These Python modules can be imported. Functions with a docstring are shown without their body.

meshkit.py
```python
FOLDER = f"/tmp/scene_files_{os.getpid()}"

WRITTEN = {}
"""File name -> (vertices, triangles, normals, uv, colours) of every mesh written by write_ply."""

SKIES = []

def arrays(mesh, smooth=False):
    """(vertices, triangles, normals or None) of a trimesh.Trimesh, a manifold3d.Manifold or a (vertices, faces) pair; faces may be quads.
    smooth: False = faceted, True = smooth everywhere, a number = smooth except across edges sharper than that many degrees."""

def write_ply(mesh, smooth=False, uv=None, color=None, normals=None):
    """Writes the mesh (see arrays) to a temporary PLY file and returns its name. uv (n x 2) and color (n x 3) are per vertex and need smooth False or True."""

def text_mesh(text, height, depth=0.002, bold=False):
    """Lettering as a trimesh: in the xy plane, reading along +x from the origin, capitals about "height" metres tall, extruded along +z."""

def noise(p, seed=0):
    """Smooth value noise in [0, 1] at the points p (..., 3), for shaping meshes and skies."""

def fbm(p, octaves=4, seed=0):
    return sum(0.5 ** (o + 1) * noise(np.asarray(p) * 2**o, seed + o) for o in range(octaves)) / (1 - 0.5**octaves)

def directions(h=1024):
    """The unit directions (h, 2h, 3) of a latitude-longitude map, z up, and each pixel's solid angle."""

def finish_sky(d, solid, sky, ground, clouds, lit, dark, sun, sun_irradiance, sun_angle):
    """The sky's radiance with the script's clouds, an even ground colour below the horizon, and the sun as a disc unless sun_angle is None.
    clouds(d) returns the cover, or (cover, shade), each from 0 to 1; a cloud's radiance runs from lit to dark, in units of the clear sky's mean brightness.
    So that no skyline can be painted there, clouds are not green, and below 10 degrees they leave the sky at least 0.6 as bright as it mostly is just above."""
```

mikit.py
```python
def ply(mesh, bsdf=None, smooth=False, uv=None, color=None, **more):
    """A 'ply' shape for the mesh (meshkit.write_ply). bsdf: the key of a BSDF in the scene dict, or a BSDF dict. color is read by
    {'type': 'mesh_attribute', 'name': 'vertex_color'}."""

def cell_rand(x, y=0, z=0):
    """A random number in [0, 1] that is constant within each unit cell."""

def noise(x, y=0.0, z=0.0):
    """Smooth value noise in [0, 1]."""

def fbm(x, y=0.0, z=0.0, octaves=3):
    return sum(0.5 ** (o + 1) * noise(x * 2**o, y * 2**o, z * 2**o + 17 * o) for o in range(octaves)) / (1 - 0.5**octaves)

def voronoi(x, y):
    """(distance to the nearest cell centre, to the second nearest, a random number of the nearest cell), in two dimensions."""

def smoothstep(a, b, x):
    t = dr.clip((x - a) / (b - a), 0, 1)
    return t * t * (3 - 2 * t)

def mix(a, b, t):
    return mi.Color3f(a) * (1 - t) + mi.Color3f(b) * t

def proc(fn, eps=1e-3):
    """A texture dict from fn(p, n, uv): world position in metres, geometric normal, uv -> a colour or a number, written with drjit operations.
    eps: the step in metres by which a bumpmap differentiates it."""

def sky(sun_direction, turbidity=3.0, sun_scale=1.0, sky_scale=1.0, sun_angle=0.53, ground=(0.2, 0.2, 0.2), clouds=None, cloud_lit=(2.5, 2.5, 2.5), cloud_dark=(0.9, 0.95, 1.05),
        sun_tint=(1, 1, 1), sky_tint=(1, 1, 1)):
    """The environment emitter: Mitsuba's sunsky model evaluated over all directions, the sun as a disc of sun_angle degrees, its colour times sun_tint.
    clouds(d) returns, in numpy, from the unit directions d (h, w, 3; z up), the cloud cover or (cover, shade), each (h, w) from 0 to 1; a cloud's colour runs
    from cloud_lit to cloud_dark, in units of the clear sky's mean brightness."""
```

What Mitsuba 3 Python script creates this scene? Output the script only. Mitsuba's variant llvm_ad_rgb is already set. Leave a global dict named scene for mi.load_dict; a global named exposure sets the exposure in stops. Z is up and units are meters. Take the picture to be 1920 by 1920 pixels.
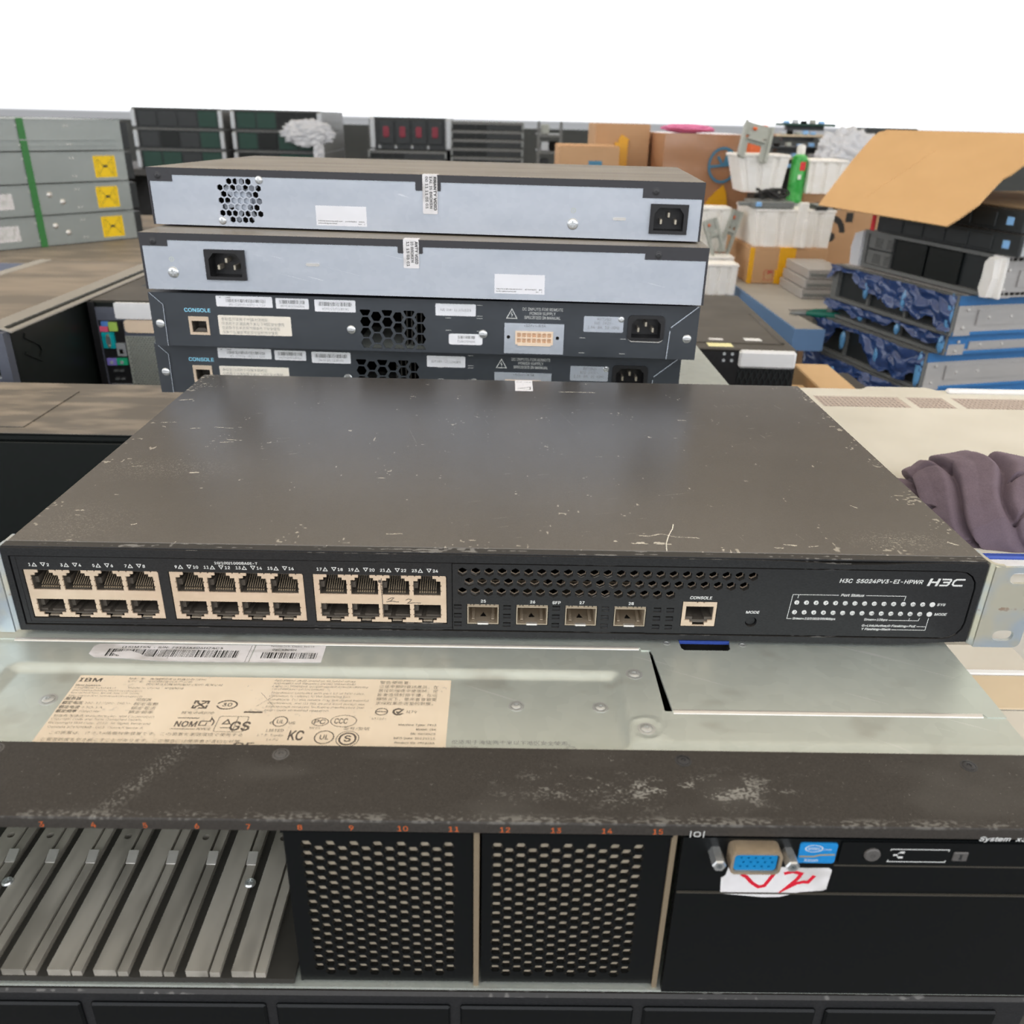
import math, glob, random
import numpy as np, trimesh, shapely, drjit as dr, mitsuba as mi, mikit, meshkit
import manifold3d as m3
from shapely.geometry import Polygon, box as sbox, Point, LineString, MultiPolygon
from shapely import affinity
from shapely.ops import unary_union
from mikit import noise, fbm, cell_rand, smoothstep, mix, proc, voronoi

rng = random.Random(7)
T = mi.ScalarTransform4f
scene, labels, PLACE = {}, {}, {}

# ---------------------------------------------------------------- camera, sky, exposure
exposure = 4.4
CAM = np.array([0.0006, -0.3279, 0.1746])
yaw, pitch, roll, FPX = 0.0145, 0.4389, 0.0236, 1566.7
_f = np.array([math.sin(yaw) * math.cos(pitch), math.cos(yaw) * math.cos(pitch), -math.sin(pitch)])
_r = np.array([math.cos(yaw), -math.sin(yaw), 0.0])
_u = np.cross(_r, _f)
_up = -math.sin(roll) * _r + math.cos(roll) * _u
scene['camera'] = {'type': 'thinlens', 'fov': math.degrees(2 * math.atan(960 / FPX)), 'fov_axis': 'x',
                   'aperture_radius': 0.0009, 'focus_distance': 0.47, 'near_clip': 0.02, 'far_clip': 200.0,
                   'to_world': T().look_at(origin=CAM.tolist(), target=(CAM + _f).tolist(), up=_up.tolist())}
# an overcast sky
scene['sky'] = mikit.sky([0.2, -0.5, 0.85], sun_scale=0.0, clouds=lambda d: np.ones(d.shape[:2]), cloud_lit=(SKY := (1.0, 1.02, 1.06)), cloud_dark=SKY)

# ---------------------------------------------------------------- materials
def rgb(*c):
    return {'type': 'rgb', 'value': list(c)}

def lin(r, g, b):
    return [((v / 255 + .055) / 1.055) ** 2.4 if v > 10 else v / 255 / 12.92 for v in (r, g, b)]

def mat(name, color, rough=.5, metallic=0.0, spec=.5, **kw):
    c = color if isinstance(color, dict) else rgb(*color)
    d = {'type': 'principled', 'base_color': c, 'roughness': rough, 'metallic': metallic, 'specular': spec, **kw}
    if spec is None: del d['specular']
    scene['m_' + name] = {'type': 'twosided', 'bsdf': d}

def speck(p, scale, thr, seed=0):
    n = noise(p.x * scale + seed, p.y * scale + 3.1 * seed, p.z * scale)
    return smoothstep(thr, thr + .08, n)

def dark_top(p, n, uv):
    g = noise(p.x * 2600, p.y * 2600, p.z * 2600)
    d = fbm(p.x * 9 + 3, p.y * 14, p.z * 5)
    c = mix((.027, .0225, .018), (.050, .043, .035), d * .75 + g * .35)
    # worn paint along the edges, fine scratches, a dusty patch near the front right corner
    e = dr.maximum(smoothstep(.200, .2195, dr.abs(p.x)), smoothstep(.016, .004, p.y))
    w = smoothstep(.80, .86, noise(p.x * 620 + 9, p.y * 620, 1) * .5 + noise(p.x * 130, p.y * 90 + 4, 2) * .42 + e * .14)
    sc = smoothstep(.955, .985, noise(p.x * 55 + p.y * 30, p.y * 1300 - p.x * 360, 5)) * smoothstep(.55, .75, noise(p.x * 14 + 5, p.y * 14, 8))
    sc2 = smoothstep(.955, .985, noise(p.x * 1100 + p.y * 300, p.y * 50, 7)) * smoothstep(.6, .8, noise(p.x * 11, p.y * 11 + 3, 9))
    q = dr.exp(-dr.square((p.x - .190) / .020) - dr.square((p.y - .019) / .008)) + dr.exp(-dr.square((p.x + .185) / .03) - dr.square((p.y - .092) / .012)) * .5 + dr.exp(-dr.square((p.x + .195) / .02) - dr.square((p.y - .020) / .02)) * .4
    fz = smoothstep(.66, .84, noise(p.x * 1500 + p.y * 900, p.y * 2600 - p.x * 500, 3)) * q
    return mix(c, (.42, .38, .31), dr.minimum(1, w * .6 + sc * .14 + sc2 * .12 + fz * .5) * (1 - smoothstep(.05, .2, -n.z)))

mat('dark_top', proc(dark_top), rough=.27, spec=None, eta=2.25)

def bezel(p, n, uv):
    g = noise(p.x * 1500, p.y * 1500, p.z * 1500)
    c = mix((.012, .0125, .0135), (.020, .0205, .022), g)
    top = smoothstep(.5, .9, n.z)
    w = smoothstep(.68, .8, noise(p.x * 60, p.y * 900, 3) * .6 + noise(p.x * 500, p.y * 800, 1) * .4) * top
    return mix(mix(c, (.05, .045, .038), top * .6), (.30, .29, .27), w * .6)

mat('bezel_black', proc(bezel), rough=.45, spec=.35)
mat('black_plastic', (.012, .012, .013), rough=.4)
mat('cavity', (.008, .007, .006), rough=.8, spec=.1)
mat('socket_plastic', (.075, .064, .052), rough=.5)
mat('white_ink', (.62, .62, .60), rough=.6)
mat('black_ink', (.02, .02, .02), rough=.6)
mat('grey_ink', (.16, .16, .16), rough=.6)
mat('brown_ink', (.09, .07, .055), rough=.7)
mat('orange_ink', (.62, .13, .03), rough=.5)
mat('blue_ink', (.25, .62, .80), rough=.5)
mat('red_ink', (.62, .01, .03), rough=.5)
mat('white_paper', proc(lambda p, n, uv: mix((.80, .80, .83), (.70, .70, .72), fbm(p.x * 60, p.y * 60, p.z * 60))), rough=.55)
mat('dirty_paper', proc(lambda p, n, uv: mix((.72, .70, .70), (.50, .48, .46), smoothstep(.45, .8, fbm(p.x * 90, p.y * 200, p.z * 90)))), rough=.55)
mat('cream_paper', (.76, .70, .60), rough=.5)

def beige_label(p, n, uv):
    d = fbm(p.x * 50, p.y * 50, 2)
    w = smoothstep(.8, .86, noise(p.x * 1100, p.y * 1100, 2) * .6 + noise(p.x * 120, p.y * 120, 7) * .4)
    return mix(mix((.82, .70, .54), (.72, .60, .45), d), (.4, .36, .3), w * .5)

mat('beige_label', proc(beige_label), rough=.5)

def galv(p, n, uv):
    v1, v2, c1 = voronoi(p.x * 160 + p.z * 70, p.y * 160 + p.z * 90)
    d = fbm(p.x * 22, p.y * 22, p.z * 22)
    c = mix((.50, .54, .49), (.62, .66, .60), c1 * .3 + d * .7)
    s = smoothstep(.90, .96, noise(p.x * 60 + p.y * 90, p.y * 700 + p.x * 330, 3)) * smoothstep(.45, .65, noise(p.x * 25, p.y * 25, 4))
    st = smoothstep(.62, .85, fbm(p.x * 40 + 2, p.y * 70, 5)) * .35
    return mix(mix(c, (.30, .28, .23), st), (.74, .74, .72), s * .5)

mat('galvanized', proc(galv), rough=.38, metallic=.55, spec=.5)
mat('deck_screw', (.55, .56, .54), rough=.3, metallic=.6)
mat('paint_chip', (.50, .46, .39), rough=.5)
mat('bay_liner', (.20, .155, .10), rough=.8)
mat('seam_dark', (.05, .045, .035), rough=.5)
mat('bright_steel', proc(lambda p, n, uv: mix((.80, .78, .74), (.66, .64, .60), fbm(p.x * 120, p.y * 300, p.z * 200))), rough=.3, metallic=.7)

def silver(p, n, uv):
    d = fbm(p.x * 30, p.y * 30, p.z * 60)
    s = smoothstep(.9, .96, noise(p.x * 60 + p.z * 50, p.y * 40, p.z * 900 + p.x * 200)) * smoothstep(.5, .7, noise(p.x * 25, 2, p.z * 40))
    v1, v2, c1 = voronoi(p.x * 260, p.z * 260)
    return mix(mix((.43, .47, .53), (.55, .585, .64), d * .8 + c1 * .2), (.8, .82, .85), s * .5)

mat('rear_steel', proc(silver), rough=.42, metallic=.45)

def lip(p, n, uv):
    up = smoothstep(.4, .8, n.z)
    d = fbm(p.x * 12, p.y * 60, p.z * 20)
    return mix((.034, .034, .038), mix((.13, .11, .085), (.26, .225, .17), d), up)

mat('dusty_cover', proc(lip), rough=.42)
mat('slate_paint', proc(lambda p, n, uv: mix((.030, .036, .043), (.046, .053, .062), fbm(p.x * 40, p.y * 40, p.z * 60))), rough=.4)
mat('port_steel', proc(lambda p, n, uv: mix((.72, .58, .44), (.60, .47, .34), fbm(p.x * 80, 3, p.z * 200))), rough=.42, metallic=.35)
mat('cage_steel', (.44, .37, .28), rough=.35, metallic=.5)
mat('gold_pin', (.52, .42, .29), rough=.35, metallic=.5)

def zinc(p, n, uv):
    d = fbm(p.x * 60, p.y * 60, p.z * 60)
    r = smoothstep(.62, .75, fbm(p.x * 260, p.y * 200, p.z * 260))* smoothstep(.45, .6, noise(p.x * 50, 2, p.z * 50))
    c = mix((.52, .60, .66), (.66, .64, .52), smoothstep(.35, .65, d))
    return mix(c, (.35, .16, .08), r * .6)

mat('zinc', proc(zinc), rough=.3, metallic=.6)
mat('screw_steel', (.72, .74, .74), rough=.25, metallic=.85)
mat('dark_screw', (.03, .03, .032), rough=.4)
mat('brass_pin', (.62, .56, .45), rough=.3, metallic=.8)

def strip(p, n, uv):
    g = noise(p.x * 2200, p.y * 2200, p.z * 2200)
    c = mix((.032, .028, .024), (.050, .044, .038), g)
    dx = fbm(p.x * 24, p.y * 50, 1)
    band = dr.exp(-dr.square((p.y + .0965) / .0075)) * smoothstep(-.02, .05, p.x) * smoothstep(.125, .085, p.x)
    w = smoothstep(.60, .80, noise(p.x * 1300, p.y * 2100, 2) * .45 + noise(p.x * 170, p.y * 330, 5) * .45 + band * .17 - .03) * (band * .75 + .03)
    edge = smoothstep(-.1085, -.1115, p.y) * smoothstep(.45, .75, noise(p.x * 900, p.y * 1800, 6) * .6 + noise(p.x * 120, 3, 2) * .4) * .4
    lft = dr.exp(-dr.square((p.x + .13 - (p.y + .1) * .5) / .004)) * smoothstep(.55, .75, noise(p.x * 1600, p.y * 1600, 8)) * .35
    pt = smoothstep(.955, .975, noise(p.x * 1300, p.y * 1300, 11)) * .4
    dust = smoothstep(.5, .8, dx) * .07
    return mix(c, (.30, .29, .26), dr.minimum(.8, w + edge + lft + dust + pt) * smoothstep(.3, .8, n.z))

mat('black_strip', proc(strip), rough=.5, spec=.3)
mat('gloss_black', (.0035, .0045, .005), rough=.3, spec=.25)
mat('foam', proc(lambda p, n, uv: mix((.34, .28, .20), (.50, .43, .32), fbm(p.x * 700, p.y * 700, p.z * 700))), rough=.9)
mat('bay_steel', proc(lambda p, n, uv: mix((.46, .43, .37), (.25, .235, .20), smoothstep(.35, .75, fbm(p.x * 90, p.y * 22, p.z * 60)))), rough=.4, metallic=.3)
mat('bay_dark', (.035, .033, .028), rough=.5)
mat('blue_plastic', (.05, .10, .42), rough=.35)
mat('vga_blue', (.0, .20, .47), rough=.45)
mat('vga_shell', proc(lambda p, n, uv: mix((.50, .40, .28), (.30, .23, .15), fbm(p.x * 150, p.y * 150, p.z * 150))), rough=.4, metallic=.5)
mat('badge_blue', (.01, .22, .55), rough=.3)
mat('badge_gold', (.35, .27, .12), rough=.3)
mat('button_grey', (.09, .085, .08), rough=.4)
mat('plug_beige', (.78, .62, .46), rough=.5)

# ---------------------------------------------------------------- mesh helpers (millimetres in, metres out)
def B(x0, x1, y0, y1, z0, z1):
    v = np.array([[x, y, z] for x in (x0, x1) for y in (y0, y1) for z in (z0, z1)], float)
    f = np.array([[0, 1, 3], [0, 3, 2], [4, 6, 7], [4, 7, 5], [0, 4, 5], [0, 5, 1], [2, 3, 7], [2, 7, 6], [0, 2, 6], [0, 6, 4], [1, 5, 7], [1, 7, 3]])
    return v, f

def hull(pts):
    h = trimesh.convex.convex_hull(np.asarray(pts, float))
    return np.array(h.vertices), np.array(h.faces)

def CB(x0, x1, y0, y1, z0, z1, c=.5):
    """a box with chamfered edges"""
    pts = []
    for x, sx in ((x0, 1), (x1, -1)):
        for y, sy in ((y0, 1), (y1, -1)):
            for z, sz in ((z0, 1), (z1, -1)):
                pts += [[x, y + sy * c, z + sz * c], [x + sx * c, y, z + sz * c], [x + sx * c, y + sy * c, z]]
    return hull(pts)

def J(*ms):
    ms = [m for m in ms if m is not None and len(m[1])]
    o, vs, fs = 0, [], []
    for v, f in ms:
        vs.append(np.asarray(v, float)); fs.append(np.asarray(f) + o); o += len(v)
    return np.vstack(vs), np.vstack(fs)

def polys(g):
    return [p for p in getattr(g, 'geoms', [g]) if isinstance(p, Polygon) and p.area > 1e-9]

def EX(g, n0, n1):
    """extrude a shapely shape (u, v) from n0 to n1"""
    out = []
    for p in polys(g):
        m = trimesh.creation.extrude_polygon(p, n1 - n0, engine='earcut')
        v = np.array(m.vertices); v[:, 2] += n0
        out.append((v, np.array(m.faces)))
    return J(*out)

def FLAT(g, n):
    """print: one sheet facing +n"""
    vs, fs, o = [], [], 0
    for p in polys(g):
        v, f = trimesh.creation.triangulate_polygon(p, engine='earcut')
        v = np.asarray(v); f = np.asarray(f)
        a = v[f[:, 1]] - v[f[:, 0]]; b = v[f[:, 2]] - v[f[:, 0]]
        bad = a[:, 0] * b[:, 1] - a[:, 1] * b[:, 0] < 0
        f[bad] = f[bad][:, ::-1]
        vs.append(np.c_[v, np.full(len(v), n)]); fs.append(f + o); o += len(v)
    return np.vstack(vs), np.vstack(fs)

class Frame:
    def __init__(self, o, U, V):
        self.o, self.U, self.V = (np.array(a, float) for a in (o, U, V))
        self.N = np.cross(self.U, self.V)

    def __call__(self, m):
        v, f = m
        v = np.asarray(v, float)
        return self.o + v[:, :1] * self.U + v[:, 1:2] * self.V + v[:, 2:3] * self.N, f

def front(y=0, z=0): return Frame((0, y, z), (1, 0, 0), (0, 0, 1))
def topf(z=0): return Frame((0, 0, z), (1, 0, 0), (0, 1, 0))
def rightf(x=0): return Frame((x, 0, 0), (0, 1, 0), (0, 0, 1))
def leftf(x=0): return Frame((x, 0, 0), (0, -1, 0), (0, 0, 1))

def MV(m, dx=0, dy=0, dz=0):
    return np.asarray(m[0], float) + np.array([dx, dy, dz]), m[1]

def XF(m, M):
    M = np.asarray(M, float)
    return np.asarray(m[0]) @ M[:3, :3].T + M[:3, 3], m[1]

def rotm(axis, deg):
    return trimesh.transformations.rotation_matrix(math.radians(deg), axis)

def man(m):
    return m3.Manifold(m3.Mesh(np.asarray(m[0], np.float32), np.asarray(m[1], np.uint32)))

def unman(M):
    k = M.to_mesh()
    return np.array(k.vert_properties[:, :3], float), np.array(k.tri_verts)

def LATHE(prof, n=24):
    """profile [(r, z)] around z"""
    a = np.arange(n) * 2 * np.pi / n
    v = np.vstack([np.c_[r * np.cos(a), r * np.sin(a), np.full(n, z)] for r, z in prof])
    f = []
    for i in range(len(prof) - 1):
        for k in range(n):
            q = (k + 1) % n
            f += [[i * n + k, i * n + q, (i + 1) * n + q], [i * n + k, (i + 1) * n + q, (i + 1) * n + k]]
    for i, flip in ((0, True), (len(prof) - 1, False)):
        if prof[i][0] > 1e-6:
            c = len(v); v = np.vstack([v, [[0, 0, prof[i][1]]]])
            for k in range(n):
                q = (k + 1) % n
                f.append([c, i * n + q, i * n + k] if flip else [c, i * n + k, i * n + q])
    return v, np.array(f)

def TUBE(pts, r, n=8):
    p = np.asarray(pts, float)
    t = np.gradient(p, axis=0); t /= np.linalg.norm(t, axis=1, keepdims=True)
    ref = np.array([0, 0, 1.0]) if abs(t[:, 2]).mean() < .8 else np.array([1.0, 0, 0])
    a = np.cross(t, ref); a /= np.linalg.norm(a, axis=1, keepdims=True); b = np.cross(t, a)
    an = np.arange(n) * 2 * np.pi / n
    rr = np.broadcast_to(r, len(p))
    v = np.vstack([p[i] + rr[i] * (np.cos(an)[:, None] * a[i] + np.sin(an)[:, None] * b[i]) for i in range(len(p))])
    f = []
    for i in range(len(p) - 1):
        for k in range(n):
            q = (k + 1) % n
            f += [[i * n + k, (i + 1) * n + q, i * n + q], [i * n + k, (i + 1) * n + k, (i + 1) * n + q]]
    for i in (0, len(p) - 1):
        c = len(v); v = np.vstack([v, p[i:i + 1]])
        for k in range(n):
            f.append([c, i * n + k, i * n + (k + 1) % n] if i == 0 else [c, i * n + (k + 1) % n, i * n + k])
    f = np.array(f)
    return v, (f if np.einsum('ij,ij->i', v[f[:, 0]], np.cross(v[f[:, 1]], v[f[:, 2]])).sum() > 0 else f[:, ::-1])

def hexagon(u, v, R, flat=False):
    a = np.arange(6) * np.pi / 3 + (0 if flat else np.pi / 6)
    return Polygon(np.c_[u + R * np.cos(a), v + R * np.sin(a)])

def rrect(u0, u1, v0, v1, r):
    if r <= 0: return sbox(u0, v0, u1, v1)
    return sbox(u0 + r, v0 + r, u1 - r, v1 - r).buffer(r, quad_segs=4)

def ring(u, v, r0, r1):
    return Point(u, v).buffer(r1, 12).difference(Point(u, v).buffer(r0, 12))

def stroke(pts, w):
    return LineString(pts).buffer(w / 2, quad_segs=2, cap_style='flat', join_style='mitre')

def tri_out(u, v, h, w, down=False, t=.32):
    s = -1 if down else 1
    p = Polygon([(u - w / 2, v - s * h / 2), (u + w / 2, v - s * h / 2), (u, v + s * h / 2)])
    return p.difference(p.buffer(-t, join_style='mitre'))

# ---------------------------------------------------------------- lettering
_FONTS, _GLY = {}, {}
def _font(kind, px):
    from PIL import ImageFont
    if (kind, px) not in _FONTS:
        pat = {'inter': 'Inter.woff2', 'cjk': 'Noto Sans CJK*.woff2'}[kind]
        _FONTS[kind, px] = ImageFont.truetype(glob.glob('/opt/blender-*/*/datafiles/fonts/' + pat)[0], px)
    return _FONTS[kind, px]

def glyphs(s, kind, bold, px):
    key = (s, kind, bold, px)
    if key not in _GLY:
        font = _font(kind, px)
        sw = max(1, round(px / 48)) * bold
        mask, (x0, y0) = font.getmask2(s, mode='L', anchor='ls')
        w_, h_ = mask.size
        on = np.pad(np.array([mask[i] for i in range(w_ * h_)]).reshape(h_, w_) > 127, ((0, 0), (1, 1))).astype(np.int8)
        rows, st = np.nonzero(np.diff(on, axis=1) == 1)
        en = np.nonzero(np.diff(on, axis=1) == -1)[1]
        g = shapely.union_all(shapely.box(st, -rows - 1, en, -rows)).buffer(.5 + .9 * sw).buffer(-.5).simplify(.6)
        x1 = x0 + w_
        _GLY[key] = affinity.translate(g, x0, -y0), (x0, x1)
    return _GLY[key]

def text(s, u, v, h, kind='inter', bold=False, italic=0.0, align='l', px=40, width=None):
    """lettering as a flat shape, baseline at v, capitals h tall; width: stretched to it"""
    g, (x0, x1) = glyphs(s, kind, bold, px)
    k = h / (px * .727)
    kx = k if width is None else width / max(x1 - x0, 1)
    off = {'l': -x0, 'c': -(x0 + x1) / 2, 'r': -x1}[align]
    return affinity.affine_transform(g, [kx, k * italic, 0, k, off * kx + u, v])

def scribble(u0, u1, v, h, seed=0, fill=.75):
    """print too small to read: short dashes"""
    r = random.Random(seed); out, u = [], u0
    while u < u1:
        w = r.uniform(.5, 1.6) * h
        if r.random() < fill: out.append(sbox(u, v, min(u + w, u1), v + h * .75))
        u += w + h * .35
    return unary_union(out)

def barcode(u0, u1, v0, v1, seed=0, step=.32):
    r = random.Random(seed); out, u = [], u0
    while u < u1:
        w = r.choice((1, 1, 1, 2, 3)) * step
        out.append(sbox(u, v0, min(u + w, u1), v1)); u += w + r.choice((1, 1, 2)) * step
    return unary_union(out)

# ---------------------------------------------------------------- scene bookkeeping
def thing(name, label=None, cat=None, group=None, M=None, kind=None):
    key, i = name, 0
    while key in labels or key in PLACE:
        i += 1; key = f'{name}_{i:03d}'
    PLACE[key] = T() if M is None else M
    labels[key] = {k: v for k, v in (('label', label), ('category', cat), ('group', group), ('kind', kind)) if v}
    return key

_CACHE = {}
def add(parent, name, mesh, bsdf, smooth=False, label=None, kind=None, M=None, cache=None):
    """one part (or, with name None, the thing itself)"""
    root = parent.split('__')[0]
    key = base = parent if name is None else f'{parent}__{name}'
    i = 0
    while key in scene:
        i += 1; key = f'{base}_{i:03d}'
    if cache is not None and cache in _CACHE:
        d = _CACHE[cache]
    else:
        v, f = mesh
        d = mikit.ply((np.asarray(v, float) * .001, f), 'm_' + bsdf, smooth=smooth)
        if cache is not None: _CACHE[cache] = d
    W = PLACE[root] if M is None else PLACE[root] @ M
    scene[key] = {**d, 'to_world': W}
    if label or kind: labels[key] = {k: v for k, v in (('label', label), ('kind', kind)) if v}
    return key

def mm(x, y, z): return T().translate([x * .001, y * .001, z * .001])

def screw(r, h, slot='cross', n=20):
    b = man(LATHE([(r, 0), (r, h * .35), (r * .82, h * .8), (r * .5, h), (0, h)][:4] + [(1e-4, h)], n))
    if slot == 'cross':
        b = b - man(B(-r * .55, r * .55, -r * .1, r * .1, h * .45, h * 2)) - man(B(-r * .1, r * .1, -r * .55, r * .55, h * .45, h * 2))
    elif slot == 'slot':
        b = b - man(B(-r * 2, r * 2, -r * .1, r * .1, h * .5, h * 2))
    elif slot == 'torx':
        for a in (0, 60, 120):
            b = b - man(XF(B(-r * .42, r * .42, -r * .12, r * .12, h * .45, h * 2), rotm([0, 0, 1], a)))
    return unman(b)

def inlet(t, u0, u1, v0, v1, mat_pin='brass_pin', rnd=.8, deep=12):
    """mains inlet: shell with its cavity, and three pins"""
    F = front()
    uc, vc = (u0 + u1) / 2, (v0 + v1) / 2
    w, h = (u1 - u0) / 2 - 3.2, (v1 - v0) / 2 - 2.6
    hole = Polygon([(uc - w, vc - h), (uc + w, vc - h), (uc + w, vc + h * .45), (uc + w * .68, vc + h), (uc - w * .68, vc + h), (uc - w, vc + h * .45)]).buffer(-.6).buffer(.6)
    body = J(EX(rrect(u0, u1, v0, v1, rnd).difference(hole), -1, 1.6), EX(hole.buffer(.8).difference(hole), -deep, -1), EX(hole.buffer(.8), -deep - 1, -deep))
    k = add(t, 'power_inlet', F(body), 'black_plastic')
    for du, dv in ((-w * .5, -h * .25), (0, h * .35), (w * .5, -h * .25)):
        add(k, 'pin', F(CB(uc + du - 1, uc + du + 1, vc + dv - 2, vc + dv + 2, -deep, -1.2, .4)), mat_pin)
    return k
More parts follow.
